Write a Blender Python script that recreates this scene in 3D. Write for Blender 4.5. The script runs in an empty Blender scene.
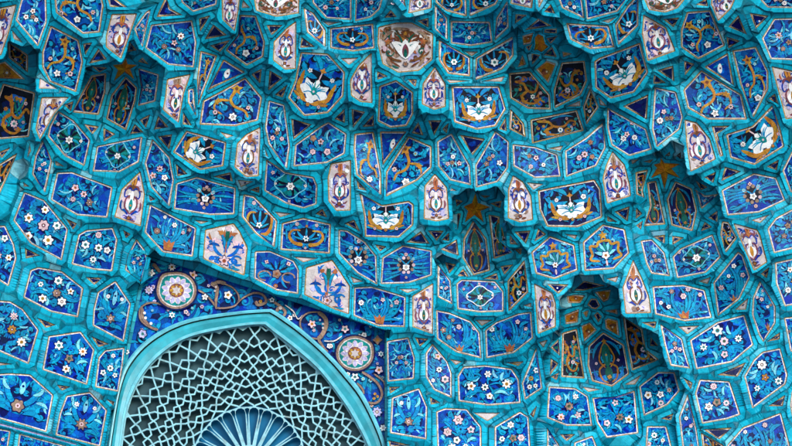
import bpy, bmesh, math, random
from mathutils import Vector, Matrix
from mathutils.geometry import delaunay_2d_cdt, tessellate_polygon

# ---------------------------------------------------------------- traced outlines
# "@ x0 y0" = origin of a sixfold enlarged crop; every line = kind [niche] : outline
DATA = """
@ 0 0
W : -60,60 98,28 50,200 5,330 -60,330
S : 150,-60 270,-60 275,130 225,265 100,118
A : 330,-80 345,70 500,193 590,185 612,30 585,-80
T : 640,-40 660,40 760,42 700,0
W : 672,85 820,82 780,200 725,350 637,280 637,215
A : 305,155 470,240 497,370 455,550 300,490 255,400 255,310
T : 500,262 552,255 510,330
T : 592,290 640,355 535,380
C : 72,180 135,255 82,232
N 0 : 50,255 165,330 165,430 55,345
@ 0 62
O 0 : -60,25 30,-3 150,103 -60,95
N 0 : 25,140 200,190 165,440 -30,455 -30,300
C : 240,95 345,160 234,158
W : 252,213 410,211 324,312 240,462 215,400
T : 385,255 440,235 425,295
Q 1 : 550,82 635,68 630,180 590,315 440,300 490,190
E 1 : 552,25 645,35 595,62
T 1 : 505,372 592,388 555,432
T 1 : 622,395 690,432 622,478
@ 110 62
Q 1 : 95,90 160,155 150,230 95,405 -20,340 10,200
S 1 : 180,48 285,80 265,230 178,252 195,150
T 1 : 180,347 240,315 215,395
T 1 : 290,322 350,390 265,405
T 1 : 150,372 200,420 120,430
A : 545,-65 640,-38 560,170 525,260 525,100
X : 685,-3 790,60 607,150
S : 472,165 500,160 512,325 470,240
W : 345,105 480,75 440,190 410,360 320,285 335,200
T : 440,300 490,380 436,372
@ 110 0
S : 250,150 490,125 515,250 500,400 350,385 215,285
S : 215,75 240,60 195,280 145,170
T : 335,-20 360,50 435,90 280,100
S : 420,-60 640,-60 630,20 500,60 440,10
T : 535,110 600,92 540,190
T : 620,147 700,210 570,235
T : 600,272 720,240 660,310
T 1 : 118,250 160,300 106,310
T 1 : 168,368 195,345 230,385
@ 220 62
A : 150,100 245,215 222,345 90,378 -115,368 -95,235 20,175
L : 486,-59 647,-49 748,62 738,203 647,304 506,322 410,213 452,112
T : 190,72 250,40 240,128
T : 298,50 375,95 290,170
T : 330,195 405,135 375,212
T : 428,340 550,375 440,465
@ 220 0
W : 12,-40 120,-40 110,60 88,185 15,115
A : 120,90 215,95 268,250 258,340 160,392 35,300 110,210
R : 205,-60 465,-60 465,70 340,90 225,55
T : 280,150 375,150 310,210
C : 138,0 180,45 130,45
W : 455,130 455,410 390,415 320,360 325,250 400,170
G : 505,50 560,80 630,180 630,275 525,190
S : 550,-60 785,-60 785,115 640,105 560,15
T : 490,222 570,280 482,285
C : 618,128 720,132 650,152
@ 330 0
G : 5,170 255,145 265,285 140,305 5,285
C : 65,350 170,345 115,388
T : 365,60 400,100 325,105
T : 590,107 590,165 525,125
W : 380,-60 425,-60 437,45
W : 495,-60 600,-60 600,40 480,68
R : 295,165 400,140 490,140 615,205 610,355 530,420 410,430 320,380 290,260
S : 165,-60 320,-60 290,50 240,95 160,115
@ 330 62
W : 240,-35 245,235 185,230 135,195 130,110 175,30
T : 284,55 345,85 284,105
T : 465,103 520,105 512,148
L : 305,150 395,118 490,185 490,310 455,375 365,385 295,350
W : 630,35 690,130 690,265 625,282 555,250 560,130
T : 88,280 88,365 28,340
T : 130,282 210,300 138,395
T : 262,315 262,385 195,388
T : 530,360 560,440 490,425
T : 590,350 668,350 625,440
@ 440 0
S : -25,40 38,110 40,225 -25,170
G : -5,240 178,345 178,455 50,440 -5,360
G : 220,350 430,230 435,330 370,410 220,470
S : 70,130 295,135 310,250 185,270 70,255
G : -20,-60 150,-60 155,90 40,60 -20,10
G : 185,-60 370,-60 330,20 185,85
S : 345,110 400,20 405,160 335,230
W : 440,-60 555,-60 545,40 430,15
W : 585,-60 640,-60 580,40
T : 455,85 520,90 450,140
T : 665,25 690,80 625,70
C : 148,308 230,310 190,336
T 2 : 590,112 670,155 512,180
E 2 : 630,175 700,170 700,200 625,195
O 2 : 495,215 560,195 545,260 500,270
E 2 : 640,230 705,215 665,262
E 2 : 550,320 602,330 553,385
E 2 : 672,280 700,340 620,330
O 2 : 495,330 515,385 468,402
O 2 : 735,310 790,322 740,342
E 2 : 555,262 535,305 515,280
@ 440 62
O 2 : 640,-8 695,10 650,125 577,45
N 2 : 425,75 535,65 650,200 655,275 530,270 430,210
N 2 : 552,352 815,298 852,405 560,478
N 2 : 425,290 500,370 510,444 420,400
L : 75,150 350,150 390,280 330,380 220,400 90,355
C : 40,105 180,112 60,126
C : 250,115 388,85 370,116
T : 395,330 400,415 355,400
T : 15,400 52,365 40,430
@ 550 62
N 2 : 75,10 200,0 215,110 180,190 35,265 30,170
N 2 : 240,160 290,270 220,370 200,270
C 2 : 100,265 180,232 182,265
L : 275,0 300,-18 535,-105 580,60 500,175 365,210 280,150
T : 590,195 580,345 440,265
C : 290,210 340,265 300,257
T : 625,75 695,125 620,130
T : 738,22 745,115 645,50
S : 636,160 750,185 790,330 770,400 645,498 620,400
@ 550 0
S : 40,-60 175,-60 195,95 80,40
S : 215,-60 480,-60 400,60 230,105
G : 470,35 525,-25 525,150 412,260 395,150
G : 100,140 350,155 385,280 240,292 125,235
C : 310,125 400,100 350,137
R : 550,-60 840,-60 760,40 690,65 600,50
W : 568,100 690,170 742,300 592,355 560,200
T : 680,115 775,105 740,162
@ 660 0
A : 165,75 300,65 345,170 385,270 230,350 130,280 130,180
W : 320,-60 470,-60 420,50 350,118 310,20
T : 215,28 280,-10 288,36
T : 470,92 520,205 410,160
T : 540,78 650,95 575,172
T : 397,220 480,245 412,288
S : 560,-60 860,-60 860,40 650,35
S : 690,120 860,115 860,352 670,345 622,230
A : 445,310 570,290 640,430 640,530 562,682 490,500
@ 660 62
X : 400,-40 430,120 285,30
T : 146,-8 205,12 150,78
A : 250,60 480,200 510,335 290,335 175,270 150,170
W : 675,30 860,72 860,325 757,340 720,200
T : 652,218 690,190 712,255
T : 310,385 418,382 345,430 380,560 360,568
@ 0 124
M : 348,-78 440,-22 540,95 505,250 390,190 288,72 300,15
M : 585,135 850,80 830,225 715,285 560,280
S : 255,102 310,220 270,405 195,300 215,190
C : 178,120 186,160 165,200
S : 350,300 430,297 665,385 636,552 465,538 315,450
C : 332,220 385,255 335,247
T 0 : -10,172 60,142 10,205
N 0 : -30,265 90,190 30,330 -30,444
C : 140,350 175,375 145,375
@ 110 124
S : 258,107 350,205 375,335 352,475 255,375 218,235
T : 372,62 355,152 288,75
T : 395,237 465,300 405,312
T : 620,315 722,290 737,345
L : 462,48 690,114 672,246 540,268 388,165
M2 : 405,362 520,327 745,390 738,532 600,537 392,502
W : 177,300 200,422 177,602 36,552 76,397
C : 660,45 740,70 700,85
@ 220 124
W : 235,30 225,305 160,310 95,255 110,120 160,70
S : 300,-130 378,-108 410,130 395,245 300,115 280,20
S : 455,125 600,20 650,-8 755,60 745,175 640,230 445,250
M : 280,215 390,290 560,320 582,370 578,480 500,505 395,475 268,400
W : 668,240 783,220 780,515 700,518 655,460 650,330
C : 108,335 200,345 125,378
T : 180,395 235,375 235,412
C : 272,150 290,200 276,190
@ 330 124
A : 155,65 255,55 300,300 300,410 165,300 150,150
X : 310,55 440,55 322,225
A : 475,85 600,140 600,255 520,330 345,420 345,290
T : 160,335 222,400 170,390
@ 440 124
S : -15,105 68,58 178,250 185,365 60,335 -10,250
T : 120,65 270,90 195,187
S : 335,55 405,110 400,260 340,340 225,370 220,250
S : 440,125 570,140 700,185 720,310 570,320 445,250
C : 70,385 100,400 60,400
C : 520,350 620,360 560,395
C : 650,145 740,130 720,160
@ 440 186
W : 440,-60 500,-20 545,60 555,200 480,215 410,190 412,20
@ 330 186
W : 630,-70 700,10 712,195 640,210 565,195 570,0
@ 550 124
S : 100,165 220,90 310,10 325,140 270,245 105,305
S : 346,-95 575,30 610,150 475,190 370,125 345,20
W : 378,180 440,250 470,370 475,425 350,465 325,330 345,250
C 3 : 490,218 535,212 492,240
T 3 : 560,225 620,212 600,232
T 3 : 690,190 720,165 718,192
T 3 : 758,190 785,168 785,212
N 3 : 515,292 585,275 555,400 565,440 520,420
@ 550 186
Q 3 : 584,-20 635,-30 690,228 566,238 602,120
@ 660 186
Q 3 : 95,-20 185,20 215,150 190,262 75,230 48,80
S 3 : 215,25 270,60 345,50 250,135
T 3 : 345,148 345,215 290,190
T 3 : 270,215 312,247 245,270
T 3 : 75,300 142,310 75,352
@ 550 186
T 3 : 620,303 688,295 688,345
@ 660 124
T 3 : 215,340 285,380 245,397
W : 158,-15 215,0 290,90 325,205 190,272 170,130
L : 408,68 560,20 670,-95 712,30 735,130 565,235 430,195
T : 390,258 485,285 368,342
T : 268,320 335,288 320,352
T : 640,255 712,215 700,277
M2 : 380,402 565,305 690,330 740,452 590,522 412,538
S : 745,280 800,170 860,180 860,420 790,400
@ 0 186
F : 150,45 260,90 400,260 365,435 190,340 88,205
T : 395,195 460,225 438,262
@ 110 186
B : 245,120 510,255 490,415 320,390 215,275
T : 80,265 122,290 95,312
T : 232,52 272,80 240,90
C : 508,205 592,212 545,227
S : 160,335 205,395 215,445 185,560 150,535 100,500 115,420
@ 220 186
G : 150,60 200,70 335,210 320,350 220,280 140,180
G : 380,230 500,200 655,235 650,395 372,375
T : 572,167 615,138 642,187
C : 330,155 430,165 360,187
@ 330 186
L : 190,60 310,125 470,100 492,115 490,230 410,300 220,295 215,180
T : 88,225 145,203 180,272
T : 270,350 338,365 300,392
T : 457,338 545,272 597,347
T : 588,268 682,270 640,328
T : 672,322 714,280 714,330
T : 665,380 760,320 772,418
@ 440 186
Q 4 : 200,225 270,320 285,444 290,500 205,525 145,430 150,320
Q 4 : 300,180 350,190 345,330 420,395 330,428
T 4 : 105,165 125,165 105,262
T 4 : 95,80 138,92 100,122
T 4 : 300,105 370,88 360,132
T 4 : 245,55 300,60 270,72
T : 420,295 466,352 420,347
T : 447,275 542,268 515,347
T : 590,255 637,290 568,332
T 4 : 445,380 490,375 485,412
L2 : 592,30 660,15 925,-35 960,20 970,185 825,243 645,240 600,140
F2 : 555,400 660,308 800,358 820,500 685,552 580,520
@ 550 186
F2 : 205,340 320,238 442,265 468,400 380,490 215,502
T : 388,155 477,123 465,212
T : 518,130 552,165 515,197
T : 518,237 557,208 545,262
T : 345,180 402,215 345,212
C : 90,288 162,295 150,318
@ 660 186
W : 445,228 582,265 600,300 640,455 565,505
N : 375,215 410,220 460,310 395,395 365,290
C : 548,205 655,172 600,222
S : 700,200 850,120 860,350 690,392 655,260
@ 0 248
F : -60,-120 25,-125 75,-20 90,60 45,215 -60,150
F : 150,292 190,140 230,125 370,150 490,245 460,405 310,375
F : 480,-75 520,-98 670,-112 695,-50 665,130 560,120 440,90
K : 595,270 690,210 775,335 735,550 565,460 570,370
T : 515,175 612,180 565,222
T : 150,0 240,45 155,62
@ 0 310
T : 223,48 332,90 275,107
F : -60,-50 60,-42 130,0 222,120 165,312 0,240 -60,215
F : 300,165 480,140 557,240 515,437 265,352
F : 600,290 635,250 737,235 728,330 702,480 580,455
T : 550,160 652,205 590,222
C : -30,312 75,325 -30,335
@ 0 372
K : -60,20 60,12 180,20 317,140 275,357 120,310 -60,262
K : 400,145 540,123 640,230 600,445 540,430 335,377 360,250
T : 343,78 422,90 370,112
T : 640,165 686,180 680,202
H : -60,292 110,335 300,386 460,432 460,440 298,396 108,347 -60,304
S : -60,335 60,355 35,520 -60,500
S : 120,375 400,450 360,530 100,530
@ 220 248
P : -80,-102 78,-138 110,-95 156,0 138,152 20,110 -92,58
G2 : 215,25 300,22 440,80 468,130 465,270 340,250 210,180
P : 525,125 670,82 770,230 765,385 690,360 515,275
C : 440,52 590,60 500,85
@ 330 248
M2 : 60,-102 100,-97 205,-30 270,50 275,205 170,145 60,30
M2 : 320,60 440,-10 605,20 605,160 470,205 310,210
B : 155,245 250,240 400,285 445,300 440,465 290,460 150,400
C : 125,170 200,200 140,210
C : 415,245 530,245 465,270
W : 500,290 615,220 612,510 500,470
S 4 : 650,110 720,200 730,330 650,290
T 4 : 690,85 755,100 715,155
T 4 : 765,165 800,125 830,170
@ 440 248
M : 100,215 130,190 330,200 380,260 380,380 240,385 105,365
N : 415,200 500,95 520,260 420,360
T 4 : 260,185 340,150 350,190
T 4 : 365,110 440,100 385,160
W : 570,220 670,270 690,330 690,470 590,510
T : 640,215 770,220 710,275
C : 500,345 548,330 545,355
@ 550 248
E 5 : 145,255 205,197 330,225 200,255
C : 340,185 410,170 395,205
W : 500,95 540,180 585,290 597,380 462,385 445,240
S : 548,-40 610,-50 685,30 715,165 610,150 580,90
O 5 : 100,290 150,280 210,285 180,330 110,330
O 5 : 270,265 365,250 350,310 320,325
@ 660 248
M : 85,55 130,10 310,-70 355,50 270,140 110,170
B : -35,240 140,230 260,260 300,410 150,430 -20,390
B : 330,210 470,35 490,50 530,175 470,300 355,390
C : 230,200 305,175 285,215
F : 700,95 860,60 860,320 755,340 705,210
B : 560,300 600,205 690,350 690,450 620,560 595,520 555,400
T : 605,155 655,115 640,180
C : 450,370 530,300 515,370
@ 330 310
S : 350,195 465,175 500,290 495,405 355,420
T : 510,165 590,175 540,220
F : 580,260 615,210 700,310 725,380 725,520 625,475 580,400
@ 330 372
T : 357,90 420,90 360,130
K : 380,160 530,108 575,210 570,395 370,360
F : 640,240 690,220 820,225 905,330 905,530 650,530
T : 600,150 660,185 605,195
T : 350,410 480,440 360,450
@ 440 310
B : -15,10 60,25 180,75 230,140 240,280 100,245 -10,170
B : 280,125 340,80 470,30 540,20 550,165 440,250 285,280
F : 115,400 145,350 270,340 425,360 465,420 475,550 290,565 120,540
F : 500,440 575,250 605,465 515,525
C : 215,60 315,60 250,95
C : 60,295 130,310 95,330
T : 395,315 500,310 470,335
C : 595,195 645,180 620,225
T 5 : 665,290 710,320 660,395
T 5 : 665,400 715,375 700,420
@ 550 310
E 5 : 5,225 52,175 60,275
N 5 : 75,140 160,115 205,410 70,400
O 5 : 90,30 175,-5 165,75 95,85
O 5 : 190,95 240,75 280,120 205,190
O 5 : 330,60 350,50 405,65 415,155 335,110
O 5 : 198,14 232,2 218,45
E 5 : 265,30 285,12 310,40 290,75
O 5 : 330,5 400,-5 405,25
Q 5 : 240,220 320,145 435,215 465,380 370,450 260,420 235,330
N 5 : 450,60 545,120 565,240 635,295 500,350 470,200
E 5 : 605,165 650,215 600,215
T : 550,75 640,70 630,110
S : 675,105 785,180 800,250 828,340 730,325 695,200
@ 550 372
F 5 : 0,95 150,105 220,150 245,315 100,315 -10,270
F 5 : 265,165 390,160 500,125 520,360 345,385 290,300
F 5 : 545,90 650,10 740,10 768,110 700,190 570,250
C 5 : 195,90 300,105 230,120
C 5 : 450,75 545,20 510,75
F 5 : 590,335 690,335 720,450 715,540 580,540
T 5 : 60,375 150,375 100,415
F 5 : 155,430 250,395 275,460 275,540 150,540
F 5 : -10,360 45,440 50,540 -10,540
T 5 : 665,280 740,250 725,290
@ 660 310
F : 190,185 350,80 500,40 550,205 430,305 225,345
C : 110,100 235,95 165,145
F : 515,400 570,305 620,260 715,240 755,390 745,440 560,575
T : 345,390 515,315 465,400
T : 640,190 720,135 718,175
B : 755,55 860,45 860,260 790,240
@ 660 372
T : 140,35 195,65 185,105
F : 220,130 245,55 410,65 470,250 400,275 260,300
B : 120,270 165,150 215,350 240,520 150,520
T : 260,345 430,335 355,405
B : 410,444 500,340 720,255 770,444 750,540 410,540
T : 650,205 750,140 735,205
N : 250,370 380,444 370,540 270,540
B : 790,200 800,120 860,90 860,300 800,260
@ 440 372
C : 200,245 360,245 285,295
F : 330,330 480,240 530,270 545,540 330,540
T : 540,255 580,205 560,275
@ 0 0
Z 1 : 756,348 765,384 822,390 780,414 804,474 747,432 684,486 708,420 678,390 732,384
Z 3 : 3966,948 3987,978 4080,984 4029,1011 4080,1068 4008,1044 3987,1134 3963,1044 3906,1068 3942,1008 3924,987 3960,978
Z 4 : 2853,1158 2868,1218 2940,1242 2883,1266 2901,1332 2847,1290 2790,1332 2808,1266 2784,1239 2832,1218
@ 550 248
E 5 : 225,340 245,305 280,305 300,345 275,368 248,362
@ 0 0
Z 2 : 3228,204 3258,216 3270,264 3291,279 3249,312 3222,297 3204,303 3211.8,264 3208.8,228
"""


# ------------------------------------------------------------------ scene, camera
scn = bpy.context.scene
col = scn.collection
PI = math.pi
FPX, DIST = 1478.0, 10.0            # focal length in photo pixels, distance of the vault in metres
U = DIST / FPX
PITCH = math.radians(35)
cam_d = bpy.data.cameras.new("camera")
cam = bpy.data.objects.new("camera", cam_d); col.objects.link(cam)
cam.location = (0, 0, 1.6)
cam.rotation_euler = (PI/2 + PITCH, 0, 0)
cam_d.sensor_width = 36
cam_d.lens = 36 * FPX / 792
cam_d.clip_start, cam_d.clip_end = .1, 2000
scn.camera = cam
CM = Matrix.Translation(Vector((0, 0, 1.6))) @ Matrix.Rotation(PI/2 + PITCH, 4, 'X')

def base(x, y):                      # upright wall low down, leaning over towards the viewer higher up
    t = (y - 215) / 60.0
    sp = 60 * (math.log1p(math.exp(-abs(t))) + max(t, 0))
    return -0.55 * sp - 0.0003 * max(0, 190 - y) ** 2

def W(x, y, z):                      # a traced outline point at its own depth z (in units of U)
    Z = FPX + z
    return CM @ Vector(((x - 396) * Z / FPX * U, (223 - y) * Z / FPX * U, -Z * U))

# ------------------------------------------------------------------ materials
def new_mat(name):
    m = bpy.data.materials.new(name); m.use_nodes = True
    nt = m.node_tree; return m, nt, nt.nodes, nt.links, nt.nodes["Principled BSDF"]

def glaze(name, rgb, rough=.36, var=.35, crack=.5, tint=None, spec=.08):
    """hand cut glazed mosaic: mottled colour, thin grout lines, uneven surface"""
    m, nt, N, L, P = new_mat(name)
    uv = N.new('ShaderNodeUVMap'); uv.uv_map = 'UVMap'
    n1 = N.new('ShaderNodeTexNoise'); n1.inputs['Scale'].default_value = .55; n1.inputs['Detail'].default_value = 4
    L.new(uv.outputs[0], n1.inputs['Vector'])
    vo = N.new('ShaderNodeTexVoronoi'); vo.feature = 'F1'; vo.inputs['Scale'].default_value = .17
    ve = N.new('ShaderNodeTexVoronoi'); ve.feature = 'DISTANCE_TO_EDGE'; ve.inputs['Scale'].default_value = .17
    L.new(uv.outputs[0], vo.inputs['Vector']); L.new(uv.outputs[0], ve.inputs['Vector'])
    sep = N.new('ShaderNodeSeparateColor'); L.new(vo.outputs['Color'], sep.inputs[0])
    oi = N.new('ShaderNodeObjectInfo')
    def math_(op, a, b):
        k = N.new('ShaderNodeMath'); k.operation = op
        for i, v in enumerate((a, b)):
            if hasattr(v, 'is_linked'): L.new(v, k.inputs[i])
            else: k.inputs[i].default_value = v
        return k.outputs[0]
    a = math_('MULTIPLY', math_('SUBTRACT', n1.outputs['Fac'], .5), var * 2.2)
    b = math_('MULTIPLY', math_('SUBTRACT', sep.outputs[0], .5), var * 1.1)
    c = math_('MULTIPLY', math_('SUBTRACT', oi.outputs['Random'], .5), var * .5)
    f = math_('ADD', math_('ADD', math_('ADD', a, b), c), 1.0)
    mr = N.new('ShaderNodeMapRange'); mr.inputs['From Max'].default_value = .05
    mr.inputs['To Min'].default_value = 1 - crack; L.new(ve.outputs['Distance'], mr.inputs['Value'])
    f = math_('MULTIPLY', f, mr.outputs[0])
    vm = N.new('ShaderNodeVectorMath'); vm.operation = 'SCALE'; vm.inputs[0].default_value = rgb; L.new(f, vm.inputs['Scale'])
    hs = N.new('ShaderNodeHueSaturation'); L.new(vm.outputs[0], hs.inputs['Color'])
    L.new(math_('ADD', math_('MULTIPLY', math_('SUBTRACT', sep.outputs[1], .5), .035), .5), hs.inputs['Hue'])
    L.new(hs.outputs[0], P.inputs['Base Color'])
    P.inputs['Roughness'].default_value = rough
    P.inputs['Specular IOR Level'].default_value = spec
    bp = N.new('ShaderNodeBump'); bp.inputs['Strength'].default_value = .35; bp.inputs['Distance'].default_value = .004
    L.new(math_('ADD', n1.outputs['Fac'], math_('MULTIPLY', sep.outputs[2], .6)), bp.inputs['Height'])
    L.new(bp.outputs[0], P.inputs['Normal'])
    return m

def rib_mat(name, rgb, L0=12):
    """turquoise border bricks laid end to end: u = length along the border, v = across it"""
    m, nt, N, L, P = new_mat(name)
    uv = N.new('ShaderNodeUVMap'); uv.uv_map = 'UVMap'
    oi = N.new('ShaderNodeObjectInfo')
    sx = N.new('ShaderNodeSeparateXYZ'); L.new(uv.outputs[0], sx.inputs[0])
    def M(op, a, b=0.0):
        k = N.new('ShaderNodeMath'); k.operation = op
        for i, v in enumerate((a, b)):
            if hasattr(v, 'is_linked'): L.new(v, k.inputs[i])
            else: k.inputs[i].default_value = v
        return k.outputs[0]
    q = M('DIVIDE', sx.outputs[0], L0)
    idx = M('ADD', M('FLOOR', q), M('MULTIPLY', oi.outputs['Random'], 913.0))
    wn = N.new('ShaderNodeTexWhiteNoise'); wn.noise_dimensions = '1D'; L.new(idx, wn.inputs['W'])
    sc = N.new('ShaderNodeSeparateColor'); L.new(wn.outputs['Color'], sc.inputs[0])
    fr = M('FRACT', q)
    edge = M('MINIMUM', fr, M('SUBTRACT', 1.0, fr))
    jm = N.new('ShaderNodeMapRange'); jm.inputs['From Min'].default_value = .0; jm.inputs['From Max'].default_value = .055
    jm.inputs['To Min'].default_value = .42; L.new(edge, jm.inputs['Value'])
    tc = N.new('ShaderNodeTexCoord')
    n1 = N.new('ShaderNodeTexNoise'); n1.inputs['Scale'].default_value = 42; n1.inputs['Detail'].default_value = 5
    L.new(tc.outputs['Object'], n1.inputs['Vector'])
    n2 = N.new('ShaderNodeTexNoise'); n2.inputs['Scale'].default_value = 9; n2.inputs['Detail'].default_value = 3
    L.new(tc.outputs['Object'], n2.inputs['Vector'])
    ramp = N.new('ShaderNodeValToRGB'); e = ramp.color_ramp.elements
    e[0].position = 0; e[0].color = (rgb[0]*.6, rgb[1]*.62, rgb[2]*.66, 1)
    e[1].position = 1; e[1].color = (.22, .52, .60, 1)  # the few palest bricks carry glossy highlights in their colour
    for p, c in ((.28, (rgb[0]*.8, rgb[1]*.8, rgb[2]*.86)), (.6, rgb), (.9, (rgb[0]*1.6+.004, rgb[1]*1.16, rgb[2]*1.12)), (.975, (.03, rgb[1]*1.3, rgb[2]*1.2))):
        k = ramp.color_ramp.elements.new(p); k.color = (*c, 1)
    L.new(sc.outputs[0], ramp.inputs[0])
    f = M('MULTIPLY', jm.outputs[0], M('ADD', M('MULTIPLY', n1.outputs['Fac'], .9), .55))
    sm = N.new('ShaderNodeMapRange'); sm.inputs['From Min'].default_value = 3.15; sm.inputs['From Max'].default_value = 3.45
    sm.inputs['To Min'].default_value = 1; sm.inputs['To Max'].default_value = .42; L.new(sx.outputs[1], sm.inputs['Value']); f = M('MULTIPLY', f, sm.outputs[0])  # darker at the crease: joint line plus ledge shade put into the colour
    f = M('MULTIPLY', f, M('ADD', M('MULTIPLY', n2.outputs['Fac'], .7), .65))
    vm = N.new('ShaderNodeVectorMath'); vm.operation = 'SCALE'; L.new(ramp.outputs[0], vm.inputs[0]); L.new(f, vm.inputs['Scale'])
    # rusty grime, in patches
    gr = N.new('ShaderNodeTexNoise'); gr.inputs['Scale'].default_value = 16; gr.inputs['Detail'].default_value = 6; gr.inputs['Roughness'].default_value = .7
    L.new(tc.outputs['Object'], gr.inputs['Vector'])
    gm = N.new('ShaderNodeMapRange'); gm.inputs['From Min'].default_value = .6; gm.inputs['From Max'].default_value = .78
    gm.inputs['To Max'].default_value = .55; L.new(gr.outputs['Fac'], gm.inputs['Value'])
    mx = N.new('ShaderNodeMix'); mx.data_type = 'RGBA'; L.new(gm.outputs[0], mx.inputs[0]); L.new(vm.outputs[0], mx.inputs[6])
    mx.inputs[7].default_value = (.05, .055, .045, 1)
    L.new(mx.outputs[2], P.inputs['Base Color'])
    P.inputs['Specular IOR Level'].default_value = .14
    L.new(M('ADD', M('MULTIPLY', sc.outputs[1], .25), .16), P.inputs['Roughness'])
    bp = N.new('ShaderNodeBump'); bp.inputs['Strength'].default_value = .5; bp.inputs['Distance'].default_value = .006
    L.new(M('ADD', M('MULTIPLY', jm.outputs[0], .8), M('ADD', n1.outputs['Fac'], M('MULTIPLY', sc.outputs[2], .5))), bp.inputs['Height'])
    L.new(bp.outputs[0], P.inputs['Normal'])
    return m

PAL = dict(
    cobalt=(.001, .050, .31), blue=(.002, .13, .50), navy=(.002, .009, .075), black=(.004, .007, .018),
    leaf=(.003, .25, .47), pale=(.17, .56, .70), teal=(.004, .22, .23), green=(.004, .10, .075),
    white=(.78, .78, .78), pink=(.66, .46, .50), lilac=(.46, .42, .66), gold=(.46, .22, .03),
    ochre=(.38, .16, .018), rust=(.40, .13, .045), taupe=(.28, .18, .13), cream=(.56, .49, .48), brown=(.16, .055, .022),
    line=(.66, .60, .57), goldline=(.42, .22, .05), wine=(.19, .05, .08), amber=(.66, .25, .012), honey=(.45, .15, .01))
MAT = {k: glaze(k + '_glaze', v, var=.22 if k in ('white', 'cream', 'line') else .4, crack=.12 if k in ('white', 'cream', 'pink') else .45) for k, v in PAL.items()}
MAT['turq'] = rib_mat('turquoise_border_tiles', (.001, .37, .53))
MAT['line'] = glaze('pale_outline_glaze', PAL['line'], var=.5, crack=.6)

# ------------------------------------------------------------------ mesh helpers
class MB:
    def __init__(s): s.v = []; s.f = []; s.m = []; s.uv = []; s.mats = []
    def mi(s, m):
        if m not in s.mats: s.mats.append(m)
        return s.mats.index(m)
    def face(s, pts, mat, uvs=None):
        i = len(s.v); s.v += [Vector(p) for p in pts]; s.f.append(tuple(range(i, i + len(pts)))); s.m.append(s.mi(mat))
        s.uv += list(uvs) if uvs else [(0, 0)] * len(pts)
    def build(s, name, parent=None, loc=None, smooth=False, merge=0):
        c = loc if loc is not None else sum(s.v, Vector()) / max(1, len(s.v))
        me = bpy.data.meshes.new(name)
        me.from_pydata([p - c for p in s.v], [], s.f)
        for m in s.mats: me.materials.append(MAT[m] if isinstance(m, str) else m)
        me.polygons.foreach_set('material_index', s.m)
        uvl = me.uv_layers.new(name='UVMap')
        uvl.data.foreach_set('uv', [q for t in s.uv for q in t])
        if merge:
            bm = bmesh.new(); bm.from_mesh(me); bmesh.ops.remove_doubles(bm, verts=bm.verts, dist=merge)
            bm.to_mesh(me); bm.free()
        if smooth: me.polygons.foreach_set('use_smooth', [True] * len(me.polygons))
        me.update()
        o = bpy.data.objects.new(name, me); col.objects.link(o)
        o.location = c
        if parent is not None:
            o.parent = parent
            w = Vector(parent['_w']) if '_w' in parent else Vector(parent.location)
            o.location = c - w
        o['_w'] = list(c)
        return o

def empty(name, loc):
    o = bpy.data.objects.new(name, None); col.objects.link(o); o.location = loc; o.empty_display_size = .2
    o['_w'] = list(loc); return o
def tag(o, label=None, cat=None, group=None, kind=None):
    if label: o['label'] = label
    if cat: o['category'] = cat
    if group: o['group'] = group
    if kind: o['kind'] = kind
    return o

# ------------------------------------------------------------------ 2-D helpers
def area(p): return sum(p[i-1][0]*p[i][1] - p[i][0]*p[i-1][1] for i in range(len(p))) / 2
def centroid(p):
    A = cx = cy = 0
    for i in range(len(p)):
        (x0, y0), (x1, y1) = p[i-1], p[i]; k = x0*y1 - x1*y0
        A += k; cx += (x0+x1)*k; cy += (y0+y1)*k
    return cx/(3*A), cy/(3*A)
def inside(p, x, y):
    c = False
    for i in range(len(p)):
        (x1, y1), (x2, y2) = p[i-1], p[i]
        if (y1 > y) != (y2 > y) and x < (x2-x1)*(y-y1)/(y2-y1)+x1: c = not c
    return c
def inset(p, d):                     # p has positive area
    n = len(p); out = []
    for i in range(n):
        a, b, c = Vector(p[i-1]), Vector(p[i]), Vector(p[(i+1) % n])
        e, f = (b-a).normalized(), (c-b).normalized()
        n1, n2 = Vector((-e.y, e.x)), Vector((-f.y, f.x))
        h = n1 + n2
        k = h.length_squared
        h = h * (2/k) if k > .25 else n1*2
        if h.length > 2.6: h = h.normalized()*2.6
        out.append(tuple(b + h*d))
    return out
def rounded(p, r):
    n = len(p); out = []
    for i in range(n):
        a, b, c = Vector(p[i-1]), Vector(p[i]), Vector(p[(i+1) % n])
        d1 = min(r, (a-b).length*.25); d2 = min(r, (c-b).length*.25)
        out += [tuple(b + (a-b).normalized()*d1), tuple(b*.5 + (b + (a-b).normalized()*d1)*.25 + (b + (c-b).normalized()*d2)*.25), tuple(b + (c-b).normalized()*d2)]
    return out
def sampled(p, st):
    out = []
    for i in range(len(p)):
        a, b = Vector(p[i]), Vector(p[(i+1) % len(p)]); n = max(1, round((b-a).length/st))
        out += [tuple(a.lerp(b, k/n)) for k in range(n)]
    return out
def ray_clip(p, c, q):               # pull q towards c until it lies in polygon p
    if inside(p, q[0], q[1]): return q
    best = 1.0
    dx, dy = q[0]-c[0], q[1]-c[1]
    for i in range(len(p)):
        (x1, y1), (x2, y2) = p[i-1], p[i]
        ex, ey = x2-x1, y2-y1; den = dx*ey - dy*ex
        if abs(den) < 1e-9: continue
        t = ((x1-c[0])*ey - (y1-c[1])*ex)/den; u = ((x1-c[0])*dy - (y1-c[1])*dx)/den
        if 0 <= u <= 1 and 0 < t < best: best = t
    return (c[0]+dx*best, c[1]+dy*best)

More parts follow.
